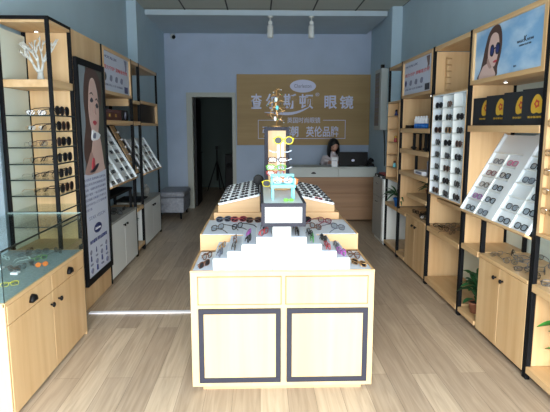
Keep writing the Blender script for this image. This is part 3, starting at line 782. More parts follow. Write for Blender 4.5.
# ------------------------------------------------------------------ glass counter
gc = thing('glass_display_counter', 'oak counter with a glass case on top, full of loose spectacles, front left', 'display counter', (-1.53, 3.08, 0))
GX = -1.265; G0, G1 = 2.50, 3.66
bx('cabinet_body', M['oakv'], gc, -1.80, GX - .02, G0 + .02, G1 - .02, 0.02, 0.61)
bx('end_panel', M['oakv'], gc, -1.80, GX - .002, G0, G0 + .018, 0.0, 0.632, 0.002); bx('end_panel', M['oakv'], gc, -1.80, GX - .002, G1 - .018, G1, 0.0, 0.632, 0.002)
bx('plinth', M['blackplastic'], gc, -1.79, GX - .03, G0 + .02, G1 - .02, 0.0, 0.02)
bx('case_floor', M['teal'], gc, -1.795, GX - .012, G0 + .018, G1 - .018, 0.612, 0.633); bx('front_edge', M['oaky'], gc, GX - .012, GX, G0, G1, 0.612, 0.634, 0.001)
for (a0, b0) in ((G0 + .02, 3.079), (3.083, G1 - .02)):
    d = bx('drawer', M['oakv'], gc, GX - .018, GX, a0, b0, 0.512, 0.610, 0.0015)
    ym = (a0 + b0) / 2
    m = MB(); n = 10; pts = [(0, ym + .036 * math.cos(math.pi * i / n), 0.545 + .040 * math.sin(math.pi * i / n)) for i in range(n + 1)]
    vs = [(GX + .001, p[1], p[2]) for p in pts] + [(GX + .022, ym + .034 * math.cos(math.pi * i / n), 0.545 + .037 * math.sin(math.pi * i / n)) for i in range(n + 1)]
    m.sm = True; m.add(vs, [(i, i + 1, i + n + 2, i + n + 1) for i in range(n)] + [tuple(range(n + 1))[::-1], tuple(range(n + 1, 2 * n + 2))] + [(0, n + 1, 2 * n + 1, n)])
    m.build('cup_handle', M['blackplastic'], d)
for (a0, b0, ky) in ((G0 + .02, 3.079, 3.045), (3.083, G1 - .02, 3.165)):
    d = bx('door', M['oakv'], gc, GX - .018, GX, a0, b0, 0.024, 0.508, 0.0015)
    MB().lathe([(0.006, 0), (0.006, .012), (0.015, .016), (0.016, .023), (0.010, .028)], (GX, ky, 0.437), 12, 'x').build('knob', M['blackplastic'], d)
gt = 0.008
gp = bx('glass_top', M['glass'], gc, -1.80, GX, G0, G1, 0.892, 0.90)
bx('glass_edge', M['glassedge'], gp, GX - .0005, GX + .002, G0, G1, 0.891, 0.901)
bx('glass_edge', M['clearfr'], gp, -1.80, GX, G1, G1 + .002, 0.891, 0.901)
bx('glass_front', M['glass'], gc, GX - gt, GX - .001, G0 + .008, G1 - .008, 0.634, 0.892)
ge = bx('glass_end', M['glass'], gc, -1.80, GX - .001, G0, G0 + gt, 0.634, 0.892); bx('glass_edge', M['glassedge'], ge, GX - .003, GX, G0 - .001, G0 + .004, 0.634, 0.892)
ge = bx('glass_end', M['glass'], gc, -1.80, GX - .001, G1 - gt, G1, 0.634, 0.892)
items = [(-1.678, 3.38, 'clearfr', 'clear'), (-1.50, 3.33, 'clearfr', 'clear'), (-1.44, 3.36, 'green', 'lens'), (-1.485, 3.08, 'tort', 'lens'), (-1.375, 2.79, 'yellow', 'lens'), (-1.457, 3.12, 'gunmetal', 'lens'), (-1.448, 3.24, 'gunmetal', 'lens'),
         (-1.363, 3.187, 'orange', 'orange'), (-1.60, 3.56, 'tort', 'lens'), (-1.50, 3.53, 'gunmetal', 'lens'), (-1.46, 3.43, 'gunmetal', 'lens'), (-1.52, 2.95, 'gunmetal', 'lens'), (-1.64, 3.20, 'goldwire', 'lens'), (-1.40, 3.55, 'gunmetal', 'lens'), (-1.58, 3.44, 'greyac', 'lens')]
desc = ['at the back left corner', 'in the middle of the far half', 'beside the clear pair', 'in the near half beside the white tag', 'nearest the front corner', 'left of the dark metal pair', 'beyond the white tag', 'lying near the front edge', 'by the far back corner', 'at the far end', 'behind the green pair', 'near the left end', 'on the left by the back', 'nearest the far front corner', 'behind the clear ones']
for i, (x, y, fm, lm) in enumerate(items):
    lm = 'lens' if lm != 'orange' else 'orange'
    eyewear((x, y, 0.6335), R(random.uniform(20, 160)), ['rect', 'round'][i % 2], fm, lm, '%s spectacles inside the glass counter, %s' % (CN[fm], desc[i]), 'loose spectacles in the glass counter', True, i % 3 == 0 or fm in ('yellow', 'orange'), 0.0019, None, 0.68 if fm in ('yellow', 'orange', 'clearfr', 'green') else 0.8)
for (x, y, w) in ((-1.455, 3.03, 'in the middle of the glass case'), (-1.60, 3.14, 'at the left edge of the glass case')):
    t = thing('price_tag', 'small white square price tag lying %s' % w, 'tag', (x, y, 0.634))
    MB().box(x - .022, x + .022, y - .022, y + .022, 0.634, 0.648).build('card', M['paper'], t, 0.003); MB().box(x - .009, x + .009, y - .012, y + .008, 0.648, 0.6485).build('printed_mark', M['inkgrey'], t)

# ------------------------------------------------------------------ island
IX0, IX1, IC = -0.388, 0.646, 0.129
Y0, Y1 = 2.79, 5.06
isl = thing('island_cabinet', 'pale maple island cabinet with black-framed door panels in the middle of the shop', 'display island', (IC, 3.9, 0))
bx('body', M['islandv'], isl, IX0, IX1, Y0 + .004, Y1, 0.022, 0.70, 0.003)
bx('plinth', M['islandx'], isl, IX0 + .06, IX1 - .06, Y0 + .02, Y1 - .05, 0, 0.022)
for (a0, b0) in ((IX0 + .045, IC - .012), (IC + .02, IX1 - .04)):
    d = bx('drawer_front', M['islandv'], isl, a0, b0, Y0 - .002, Y0 + .006, 0.517, 0.672, 0.002)
    MB().box(a0 - .006, b0 + .006, Y0 + .002, Y0 + .0045, 0.511, 0.516).box(a0 - .006, b0 + .006, Y0 + .002, Y0 + .0045, 0.673, 0.678).box(a0 - .006, a0 - .001, Y0 + .002, Y0 + .0045, 0.511, 0.678).box(b0 + .001, b0 + .006, Y0 + .002, Y0 + .0045, 0.511, 0.678).build('shadow_groove_line', M['groove'], d)  # brown strips paint the shadow groove round each drawer
for (a0, b0) in ((-0.345, 0.118), (0.152, 0.612)):
    d = bx('door_panel', M['islandv'], isl, a0 + .028, b0 - .028, Y0 - .006, Y0 + .006, 0.080, 0.462, 0.002)
    MB().box(a0, b0, Y0 - .012, Y0 + .006, 0.052, 0.080).box(a0, b0, Y0 - .012, Y0 + .006, 0.462, 0.490).box(a0, a0 + .028, Y0 - .012, Y0 + .006, 0.080, 0.462).box(b0 - .028, b0, Y0 - .012, Y0 + .006, 0.080, 0.462).build('door_frame', M['framegrey'], d, 0.0015)
bx('top_liner', M['trayblue'], isl, IX0 + .012, IX1 - .012, Y0 + .012, 3.26, 0.70, 0.704)
rim = MB().box(IX0, IX0 + .012, Y0 + .004, Y1, 0.70, 0.710).box(IX1 - .012, IX1, Y0 + .004, Y1, 0.70, 0.710).box(IX0 + .012, IX1 - .012, Y0 + .004, Y0 + .012, 0.70, 0.710).build('rim', M['islandx'], isl)

# second tier
t2 = thing('riser_box', 'lower wooden riser box with a pale liner across the middle of the island', 'riser box', (IC, 4.1, 0.704))
MB().box(-0.382, 0.640, 3.27, Y1 - .01, 0.7105, 0.812).build('box', M['islandx'], t2, 0.002)
bx('liner', M['trayblue'], t2, -0.370, 0.628, 3.282, 3.80, 0.812, 0.815)
MB().box(-0.382, -0.372, 3.27, 3.81, 0.812, 0.820).box(0.630, 0.640, 3.27, 3.81, 0.812, 0.820).build('rim', M['islandx'], t2)
t3 = thing('riser_box', 'upper wooden riser box under the sloping sunglasses trays of the island', 'riser box', (IC, 4.4, 0.812))
MB().box(-0.340, 0.598, 3.815, Y1 - .03, 0.8155, 0.868).build('box', M['islandx'], t3, 0.002)

# sloping gable trays
for sg, wd in ((-1, 'left'), (1, 'right')):
    xo = IC + sg * 0.437; xi = IC + sg * 0.125; zo, zi = 0.918, 0.988; ya, yb = 3.83, 5.0
    gt_ = thing('gable_tray', 'gridded white tray sloping down to the %s on top of the island' % wd, 'display tray', ((xo + xi) / 2, 4.4, 0.868))
    MB().prism([(xo, ya, 0.8685), (xi, ya, 0.8685), (xi, ya, zi), (xo, ya, zo)], (0, yb - ya, 0)).build('wedge_base', M['islandx'], gt_, 0.002)
    A = Vector((xo, 0, zo)); up = Vector((xi - xo, 0, zi - zo)); L = up.length; up.normalize(); nr = Vector((-up.z, 0, up.x)) if up.x > 0 else Vector((up.z, 0, -up.x))
    def sl(name, mat, y_a, y_b, l0, l1, h0, h1):
        c = A + up * ((l0 + l1) / 2) + nr * ((h0 + h1) / 2); c.y = (y_a + y_b) / 2
        MB().obox(c, up * ((l1 - l0) / 2), (0, (y_b - y_a) / 2, 0), nr * ((h1 - h0) / 2)).build(name, mat, gt_)
    sl('liner', M['tray'], ya + .008, yb - .008, .008, L - .004, 0.001, 0.005)
    nr_, nc_ = 7, 4
    for k in range(nr_ + 1):
        y = ya + .01 + (yb - ya - .02) * k / nr_; sl('cross_divider', M['tray'], y - .003, y + .003, .008, L, 0.005, 0.016)
    for k in range(nc_ + 1): sl('long_divider', M['tray'], ya + .01, yb - .01, .004 + (L - .01) * k / nc_, .009 + (L - .01) * k / nc_, 0.005, 0.014)
    for k in range(nr_):
        for c in range(nc_):
            p = A + up * (L * (c + .5) / nc_) + nr * 0.008; p.y = ya + .01 + (yb - ya - .02) * (k + .35) / nr_
            fm = 'red' if (sg == 1 and (k, c) == (0, 1)) else 'blackac'
            za = nr; yv = Vector((0, 1, 0)); Rm = Matrix((yv.cross(za), yv, za)).transposed()
            eyewear(p, 0, 'rect', fm, 'darklens', '%s sunglasses, %s row from the front, %s column inward, %s gable tray' % (CN[fm], ORD[k], ORD[c], wd), 'sunglasses in the %s gable tray' % wd, False, True, 0.0045, Rm, 0.42)

# white stepped display blocks
SL = [(-0.262, -0.182, 0.768), (-0.182, -0.100, 0.808), (-0.100, -0.018, 0.848), (-0.018, 0.072, 0.890)]
SR = [(0.436 - .002, 0.511, 0.768), (0.350, 0.434, 0.808), (0.265, 0.350, 0.848), (0.176, 0.265, 0.890)]
for wd, S in (('left', SL), ('right', SR)):
    sb = thing('stepped_display_block', 'white stepped display block climbing from the %s at the island front' % wd, 'display steps', ((S[0][0] + S[3][1]) / 2, 3.03, 0.704))
    for i, (a0, b0, z) in enumerate(S):
        MB().box(a0, b0 - .0005, 2.825, 3.262, 0.7045, z).build('step', M['white'], sb, 0.0015)
        MB().box(a0 + .003, b0 - .003, 2.832, 3.258, z, z + .0015).build('step_liner', M['trayblue'], sb)
ped = MB().box(0.0735, 0.1745, 2.80, 3.10, 0.7105, 0.955).build('pedestal', M['white'], None, 0.002); tag(ped, 'white square pedestal under the grey-edged white box at the island front', 'pedestal')

# glasses on steps
palL = ['tort', 'tort', 'greyac', 'goldwire', 'gunmetal', 'tort', 'blackac', 'purple', 'redac', 'blackac']
palR = ['goldwire', 'tort', 'purple', 'greyac', 'redac', 'gunmetal', 'greenac', 'blackac', 'blackac', 'tort']
for wd, S, pal in (('left', SL, palL), ('right', SR, palR)):
    cells = [((IX0 + .07 if wd == 'left' else IX1 - .07), 0.704)] + [((a0 + b0) / 2, z + .0015) for (a0, b0, z) in S]
    for i, (x, z) in enumerate(cells):
        for j, y in enumerate((2.90, 3.08) if i < 4 else (2.90, 3.06)):
            if i == 4 and wd == 'left' and j: pass
            fm = pal[i * 2 + j]; ang = (60 if wd == 'left' else 120) + random.uniform(-14, 14)
            where = 'beside the' if i == 0 else 'on the %s step of the' % ORD[i - 1]
            eyewear((x, y, z), R(ang if i == 0 else ang + (20 if wd == 'left' else -20)), 'round' if (i + j) % 2 else 'rect', fm, 'lens' if (i + j) % 3 else 'darklens', '%s glasses, %s pair %s %s white steps' % (CN[fm], ['front', 'rear'][j], where, wd), 'spectacles on the %s white steps' % wd, True, True, 0.0034, None, 0.88)
# glasses on tier two
T2 = [(-0.28, 3.42, 'gunmetal', 'rect', 55), (-0.26, 3.72, 'greyac', 'sun', 20), (-0.15, 3.46, 'blackac', 'rect', 60), (-0.15, 3.72, 'redac', 'sun', 15), (-0.04, 3.68, 'tort', 'sun', 10),
      (0.53, 3.42, 'greyac', 'rect', -55), (0.47, 3.66, 'maroonac', 'rect', -50), (0.38, 3.44, 'tort', 'rect', -60), (0.32, 3.70, 'blackac', 'sun', -20)]
T2d = ['nearest the left front corner', 'at the left back', 'second from the left along the front', 'between the grey and tortoiseshell pairs at the back', 'beside the dark grey box edge', 'nearest the right front corner', 'behind the grey pair on the right', 'second from the right along the front', 'at the back beside the box']
for i, (x, y, fm, s_, an) in enumerate(T2):
    eyewear((x, y, 0.8155), R(an + 180), s_, fm, 'darklens' if s_ == 'sun' else 'lens', '%s glasses on the lower riser box, %s' % (CN[fm], T2d[i]), 'spectacles on the lower riser box', True, s_ == 'sun', 0.0034, None, 0.8 if s_ == 'sun' else 0.95)

# light box bench
lb = thing('raised_display_box', 'long white-topped display box with dark grey edges raised along the middle of the island', 'display box', (0.133, 3.3, 0.955))
bx0, bx1, by0, by1, bz0, bz1 = 0.010, 0.256, 2.80, 3.82, 0.956, 1.086
e = 0.021
bx('box_core', M['white'], lb, bx0 + .003, bx1 - .003, by0 + .012, by1, bz0 + .003, bz1 - .004)
MB().box(bx0, bx1, by0, by0 + .012, bz0, bz0 + e).box(bx0, bx1, by0, by0 + .012, bz1 - e, bz1).box(bx0, bx0 + e, by0, by0 + .012, bz0 + e, bz1 - e).box(bx1 - e, bx1, by0, by0 + .012, bz0 + e, bz1 - e).box(bx0 - .002, bx0 + e * .7, by0 + .012, by1, bz1 - e, bz1).box(bx1 - e * .7, bx1 + .002, by0 + .012, by1, bz1 - e, bz1).build('edge_trim', M['framegrey'], lb, 0.001)
bx('front_panel', M['white'], lb, bx0 + e, bx1 - e, by0 + .004, by0 + .012, bz0 + e, bz1 - e)
bx('top_liner', M['tray'], lb, bx0 + e * .7, bx1 - e * .7, by0 + .013, by1, bz1 - .004, bz1 - .001)
MB().box(bx0 + .02, bx0 + .05, by1 - .08, by1 - .03, 0.8685, bz0 + .002).box(bx1 - .05, bx1 - .02, by1 - .08, by1 - .03, 0.8685, bz0 + .002).build('rear_support', M['framegrey'], lb)

# tower
tw = thing('display_tower', 'dark grey framed tower with a pale wood panel at the back of the raised box', 'display tower', (0.133, 3.87, 0.87))
MB().box(0.040, 0.066, 3.83, 3.93, 0.8685, 1.50).box(0.198, 0.224, 3.83, 3.93, 0.8685, 1.50).box(0.066, 0.198, 3.83, 3.93, 1.474, 1.50).box(0.066, 0.198, 3.83, 3.93, 0.8685, 0.90).build('tower_frame', M['framegrey'], tw, 0.002)
bx('wood_panel', M['oakv'], tw, 0.066, 0.198, 3.842, 3.86, 0.90, 1.474)

# copper tree with glass beads on the tower
ct = thing('bead_tree', 'little copper wire tree with coloured glass beads on top of the tower', 'ornament', (0.13, 3.88, 1.501))
m = MB(); cx_, cy_ = 0.13, 3.88
m.lathe([(0.055, 1.501), (0.055, 1.508), (0.02, 1.514)], (cx_, cy_, 0), 16)
m.tube([(cx_, cy_, 1.51), (cx_ + .006, cy_, 1.58), (cx_ - .006, cy_, 1.66), (cx_, cy_, 1.78)], 0.006, 6)
tips = []
for i in range(22):
    an = i * 2.4; z = 1.54 + i * .0105; L_ = 0.075 - abs(i - 7) * .003
    p1 = (cx_ + math.cos(an) * L_ * .5, cy_ + math.sin(an) * L_ * .4, z + .018); p2 = (cx_ + math.cos(an) * L_, cy_ + math.sin(an) * L_ * .8, z + random.uniform(-.01, .03))
    m.tube([(cx_, cy_, z), p1, p2], 0.0036, 5); tips.append(p2)
m.tube([(cx_ + .045 * math.cos(t * .5), cy_, 1.60 + .05 * math.sin(t * .5)) for t in range(13)], 0.0026, 5)
m.build('wire', M['goldwire'], ct)
for i, p in enumerate(tips):
    MB().ball(p, 0.006, 8, 6).build('bead', M[['stone', 'maroon', 'leaf', 'gunmetal', 'copper', 'goldwire', 'stone'][i % 7]], ct)
for i, z in enumerate((1.56, 1.64, 1.70)): MB().ball((cx_ + (-.01, .004, -.004)[i], cy_ - .012, z), 0.012, 8, 6, (1, 1, 1.5)).build('bead', M[['paper', 'turq', 'clearfr'][i]], ct)

# spectacles rack on the box
RX, RY = 0.142, 3.46
rk = thing('spectacle_rack', 'clear acrylic spectacle stand on a round wooden disc on top of the raised box', 'glasses stand', (RX, RY, 1.086))
MB().lathe([(0.072, 1.0865), (0.075, 1.09), (0.075, 1.098), (0.070, 1.102)], (RX, RY, 0), 28).build('wooden_base', M['islandx'], rk)
MB().box(RX - .022, RX - .006, RY - .006, RY + .006, 1.102, 1.39).box(RX + .008, RX + .020, RY - .006, RY + .006, 1.102, 1.40).build('column', M['acrylic'], rk)
levels = [1.17, 1.225, 1.28, 1.335]
for z in levels:
    m = MB()
    for sg in (-1, 1): m.tube([(RX + sg * .012, RY, z), (RX + sg * .05, RY - .01, z), (RX + sg * .075, RY - .02, z + .012)], 0.004, 6)
    m.build('arm', M['acrylic'], rk)
rackg = [(1.405, 'yellow', 'darklens', 'round', 1.3, 'at the very top of', 0.02), (1.285, 'tort', 'lens', 'rect', 1.1, 'second from the top on', -0.02), (1.235, 'green', 'lens', 'rect', 1.1, 'in the middle of', -0.03), (1.20, 'red', 'lens', 'rect', 1.0, 'below the green pair on', -0.035), (1.135, 'orange', 'orange', 'sun', 1.15, 'at the bottom right of', 0.045), (1.125, 'yellow', 'darklens', 'sun', 1.0, 'at the bottom left of', -0.06)]
for (z, fm, lm, s_, sc_, w, dx) in rackg:
    eyewear((RX + dx, RY - .03, z - .02), R(-4), s_, fm, lm, '%s glasses hung %s the acrylic stand' % (CN[fm], w), 'glasses on the acrylic stand', True, False, 0.0035, None, sc_ * .85)

# turquoise miniature bench
tb = thing('miniature_bench', 'turquoise miniature bench standing at the front of the raised box', 'ornament bench', (0.137, 3.0, 1.086))
bxa, bxb = 0.072, 0.202
for x in (bxa, bxb - .012):
    for y in (2.945, 3.05): MB().box(x, x + .012, y, y + .012, 1.0855, 1.155).build('leg', M['turq'], tb, 0.001)
bx('seat', M['turq'], tb, bxa - .006, bxb + .006, 2.935, 3.07, 1.155, 1.175, 0.002)
MB().box(bxa - .004, bxa + .008, 3.055, 3.067, 1.175, 1.225).box(bxb - .008, bxb + .004, 3.055, 3.067, 1.175, 1.225).box(bxa + .008, bxb - .008, 3.055, 3.067, 1.212, 1.225).box(bxa + .04, bxa + .05, 3.055, 3.067, 1.175, 1.212).box(bxb - .05, bxb - .04, 3.055, 3.067, 1.175, 1.212).build('backrest', M['turq'], tb, 0.001)
MB().box(bxa - .004, bxa + .006, 2.94, 3.055, 1.198, 1.208).box(bxa - .004, bxa + .006, 2.94, 2.95, 1.175, 1.198).box(bxb - .006, bxb + .004, 2.94, 3.055, 1.198, 1.208).box(bxb - .006, bxb + .004, 2.94, 2.95, 1.175, 1.198).build('armrest', M['turq'], tb, 0.001)
eyewear((0.137, 2.98, 1.1755), R(0), 'rect', 'clearfr', 'lens', 'clear glasses lying on the turquoise miniature bench', None, True, True, 0.003, None, 0.85)
eyewear((0.165, 2.87, 1.0865), R(175), 'rect', 'green', 'green', 'green folded glasses lying in front of the turquoise bench', None, True, True, 0.003, None, 0.42)
cs = MB().ball((-0.03, 3.92, 1.03), 0.045, 16, 10, (0.8, 1.0, 0.95)); 
hd = thing('hand_mirror', 'round black hand mirror standing left of the tower', 'mirror', (-0.022, 3.96, 0.98))
MB().lathe([(0.034, -0.006), (0.040, -0.004), (0.040, 0.004), (0.034, 0.006)], (-0.006, 3.955, 1.10), 24, 'y').build('mirror_rim', M['blackplastic'], hd)
MB().tube([(-0.006, 3.955, 1.062), (-0.006, 3.955, 1.02), (-0.006, 3.955, 1.0)], 0.007).build('handle', M['blackplastic'], hd)
MB().lathe([(0.022, 0.0), (0.020, 0.008)], (-0.006, 3.955, 0.9925), 16).build('foot', M['blackplastic'], hd)

# ------------------------------------------------------------------ gift boxes on right shelf
for i, (ya, yc, yb) in enumerate(((2.935, 3.05, 3.187), (3.10, 3.25, 3.43), (3.36, 3.525, 3.694), (3.60, 3.753, 3.915))):
    h = 0.215 - .005 * i; x0 = 1.615
    g = thing('gift_box', 'black gift box with a gold badge, %s along the right-hand shelf' % ['nearest the camera', 'second from the near end', 'third from the near end', 'farthest from the camera'][i], 'gift box', (x0, yb, 1.511), 'black gift boxes under the sunglasses poster')
    bx('box', M['giftblack'], g, x0, x0 + .022, ya, yb, 1.5115, 1.511 + h, 0.002)
    A = Art(1, yc + .10, yc - .10, 1.5115, 1.7115, x0 - 1.59, g)
    A.poly([(0.26, 0.40), (0.25, 0.62), (0.36, 0.82), (0.50, 0.90), (0.64, 0.82), (0.75, 0.62), (0.74, 0.40), (0.62, 0.34), (0.50, 0.37), (0.38, 0.34)], 'gold')
    A.poly([(0.50 + .13 * math.cos(q * math.pi / 5) * (1 if q % 2 else .72), 0.62 + .14 * math.sin(q * math.pi / 5) * (1 if q % 2 else .72)) for q in range(10)], 'redfoil', False)
    A.poly([(0.50 + .05 * math.cos(q * math.pi / 4), 0.62 + .05 * math.sin(q * math.pi / 4)) for q in range(8)], 'gold', False); A.done('gold_badge')
    A.text('gold_lettering', '查尔斯顿眼镜', 'gold', 0.12, 0.20, 0.88, 0.27)
    g.rotation_euler[2] = R(9.5)

# ------------------------------------------------------------------ goods on right shelves
for i in range(5):
    y = 5.14 + i * .085
    b_ = thing('lens_solution_bottle', 'white and blue bottle, %s in the row on the shelf below the white poster' % ['nearest', 'second nearest', 'middle', 'second farthest', 'farthest'][i], 'bottle', (1.66, y, 1.4855), 'white and blue bottles on the right shelf')
    MB().lathe([(0.021, 1.486), (0.021, 1.535)], (1.66, y, 0), 14).build('blue_label', M['bluepot'], b_)
    MB().lathe([(0.021, 1.535), (0.021, 1.578), (0.012, 1.592), (0.012, 1.605), (0.010, 1.61)], (1.66, y, 0), 14).build('body', M['paper'], b_)
m = thing('folded_case', 'flat black case lying at the far end of the bottle shelf', 'case', (1.70, 5.68, 1.4855)); MB().box(1.63, 1.78, 5.60, 5.78, 1.4855, 1.503).build('lower_half', M['blackplastic'], m, 0.006); MB().box(1.63, 1.78, 5.60, 5.78, 1.5035, 1.52).build('lid', M['blackplastic'], m, 0.006)
for i, (y, z, w) in enumerate(((5.60, 1.2625, 'far end of the shelf under the bottles'), (5.20, 1.2625, 'near end of the shelf under the bottles'))):
    m = thing('glasses_case', 'dark hinged glasses case lying at the %s' % w, 'case', (1.68, y, z))
    MB().ball((1.68, y, z + .016), 0.016, 14, 8, (1.6, 4.6, 1.0)).build('shell', M['blackplastic'], m); MB().box(1.658, 1.702, y - .05, y + .05, z + .0155, z + .0172).build('seam', M['gunmetal'], m)
m = thing('white_carton', 'small white carton lying on the shelf below the books', 'box', (1.68, 5.2, 1.0205)); MB().box(1.62, 1.74, 5.08, 5.36, 1.0205, 1.06).build('carton', M['paper'], m, 0.002); MB().box(1.619, 1.62, 5.12, 5.30, 1.03, 1.05).build('label', M['inkgrey'], m)
for i in range(4):
    y = 4.86 + i * .032
    m = thing('book', '%s book standing at the near end of the shelf under the bottles' % ['red', 'white', 'maroon', 'grey'][i], 'book', (1.70, y, 1.0205), 'books by the white carton')
    MB().box(1.63, 1.80, y, y + .028, 1.0205, 1.20 - .01 * i).build('cover', M[['red', 'paper', 'maroon', 'greyac'][i]], m, 0.002); MB().box(1.635, 1.795, y + .004, y + .024, 1.20 - .01 * i, 1.2015 - .01 * i).build('pages', M['paper'], m)
colE = ['navy', 'green', 'lips', 'red', 'turq', 'greyac', 'navy']
for k, z in enumerate(rowsE + [0.885]):
    for j, y in enumerate((6.02, 6.22)):
        if j == 1 and k % 2: continue
        m = thing('ornament_figure', '%s figurine, %s shelf of the narrow oak cubby, %s' % (['dark blue', 'green', 'crimson', 'red', 'turquoise', 'grey'][k], ORD[k], ['near side', 'far side'][j]), 'figurine', (1.64, y, z), 'figurines in the narrow cubby')
        MB().lathe([(0.020, z + .0005), (0.022, z + .02), (0.012, z + .04), (0.016, z + .05)], (1.64, y, 0), 10).build('body', M[colE[k]], m)
        MB().ball((1.64, y, z + .062), 0.016, 10, 6).build('head', M[['blackplastic', 'tort', 'gold'][k % 3]], m)

# loose glasses on low right shelves
Bg = [(1.67, 3.50, 'at the far front corner'), (1.79, 3.52, 'behind the far front pair'), (1.76, 3.37, 'right of the far front corner'), (1.66, 3.28, 'above the farther knob'), (1.66, 3.11, 'above the nearer knob'), (1.77, 3.21, 'in the middle'), (1.77, 3.06, 'near the black post'), (1.66, 2.97, 'closest to the camera'), (1.89, 3.13, 'against the wall side'), (1.89, 3.38, 'at the back far corner')]
for i, (x, y, w) in enumerate(Bg):
    fm = ['gunmetal', 'blackac', 'greyac'][i % 3]
    eyewear((x, y, 0.6005), R(200 + i * 37), ['rect', 'round'][i % 2], fm, 'lens', '%s spectacles on the near right oak cabinet, %s' % (CN[fm], w), 'spectacles on the near oak cabinet', True, i % 3 == 1, 0.0026, None, 0.82)
Cg = [(1.67, 4.68), (1.78, 4.68), (1.88, 4.63), (1.66, 4.53), (1.77, 4.52), (1.68, 4.37), (1.84, 4.40), (1.78, 4.24), (1.88, 4.15)]
for i, (x, y) in enumerate(Cg):
    fm = ['blackac', 'gunmetal', 'tort'][i % 3]
    eyewear((x, y, 0.5755), R(140 + i * 53), ['rect', 'sun'][i % 2], fm, 'lens', '%s spectacles under the pigeonhole board, %s' % (CN[fm], ['far front', 'far middle', 'far back', 'front, second from far end', 'centre, second from far end', 'front middle', 'back middle', 'near middle', 'near back'][i]), 'spectacles under the pigeonhole board', True, i % 3 == 0, 0.003, None, 0.8)
for i, (x, y) in enumerate([(1.67, 5.40), (1.76, 5.30), (1.68, 5.20), (1.78, 5.10), (1.67, 5.02), (1.77, 4.92)]):
    eyewear((x, y, 0.5855), R(100 + i * 61), 'rect', 'blackac', 'lens', 'black spectacles on the farther right oak cabinet, %s from the far end' % ORD[i], 'spectacles on the farther oak cabinet', False, i % 2 == 0, 0.0032)
for i, (x, y) in enumerate([(1.68, 2.80), (1.78, 2.74), (1.86, 2.82), (1.70, 2.66)]):
    eyewear((x, y, 0.5955), R(160 + i * 47), 'rect', 'gunmetal', 'lens', 'dark metal spectacles on the nearest right-hand shelf, %s from its far end' % ORD[i], 'spectacles on the nearest right shelf', True, i % 2 == 0, 0.003)
for i, z in enumerate((1.50, 1.34, 1.235, 1.13, 1.02)):
    eyewear((1.575, 2.745, z), R(-90), 'rect', 'goldwire', 'lens', 'gold wire spectacles hanging on the nearest right panel, %s from the top' % ORD[i], 'spectacles on the nearest right panel', True, True, 0.0022)
    m = MB().tube([(1.612, 2.745, z + .028), (1.58, 2.745, z + .028), (1.56, 2.745, z + .034)], 0.0022, 6).build('hanging_peg', M['chrome'], None); tag(m, 'chrome peg of the nearest right panel, %s from the top' % ORD[i], 'peg', 'pegs of the nearest right panel')
for i, (x, y) in enumerate([(-1.52, 5.1), (-1.60, 5.25), (-1.50, 5.40), (-1.60, 5.55), (-1.5, 5.7)]):
    eyewear((x, y, 0.5905), R(70 + i * 51), 'rect', 'gunmetal', 'lens', 'dark spectacles on the nearer white cabinet top, %s from its near end' % ORD[i], 'spectacles on the nearer white cabinet', False, i % 2 == 0, 0.003)


# ------------------------------------------------------------------ plants
def leaf_geo(mb, base, dirn, length, width, droop):
    d = Vector(dirn).normalized(); side = d.cross(Vector((0, 0, 1)))
    side = side.normalized() if side.length > 1e-4 else Vector((1, 0, 0)); n = 7; vs = []; fs = []
    for i in range(n + 1):
        t = i / n; c = Vector(base) + d * (length * t) - Vector((0, 0, 1)) * (droop * length * t * t); w = width * math.sin(math.pi * min(1, t * 0.93 + 0.05)) ** 0.8 * 0.5
        vs += [c - side * w + Vector((0, 0, w * .35)), c, c + side * w + Vector((0, 0, w * .35))]
    for i in range(n):
        for k in (0, 1): fs.append((i * 3 + k, i * 3 + k + 1, i * 3 + k + 4, i * 3 + k + 3))
    o = len(vs); vs2 = [v - Vector((0, 0, 0.0012)) for v in vs]; fs2 = [tuple(x + o for x in f[::-1]) for f in fs]
    mb.sm = True; mb.add(vs + vs2, fs + fs2)


def plant(loc, label, pr, phh, potm, n, L, W, lm, spread=1.0, seed=1, droop=0.5, tall=0.06):
    rnd = random.Random(seed); x, y, z = loc
    r = thing('potted_plant', label, 'potted plant', loc)
    MB().lathe([(pr * .72, z + .0005), (pr * .95, z + phh * .85), (pr * 1.05, z + phh * .86), (pr * 1.05, z + phh), (pr * .9, z + phh), (pr * .88, z + phh * .9)], (x, y, 0), 20).build('pot', M[potm], r)
    MB().lathe([(pr * .86, z + phh * .84), (pr * .85, z + phh * .92)], (x, y, 0), 16).build('soil', M['soil'], r)
    mb = MB(); stm = MB()
    for i in range(n):
        an = i * 2.399 + rnd.random() * .5; el = rnd.uniform(0.1, 1.1); h = rnd.uniform(0.1, 1.0) * tall
        d = Vector((math.cos(an) * math.cos(el) * spread, math.sin(an) * math.cos(el) * spread, math.sin(el)))
        b0 = Vector((x, y, z + phh * .9)); b1 = b0 + Vector((math.cos(an) * .02, math.sin(an) * .02, h + .01))
        stm.tube([b0, (b0 + b1) / 2, b1], 0.0025, 5); leaf_geo(mb, b1, d, L * rnd.uniform(.7, 1.1), W * rnd.uniform(.8, 1.1), droop * rnd.uniform(.5, 1.3))
    mb.build('foliage', M[lm], r); stm.build('stems', M['leafd'], r)
    return r


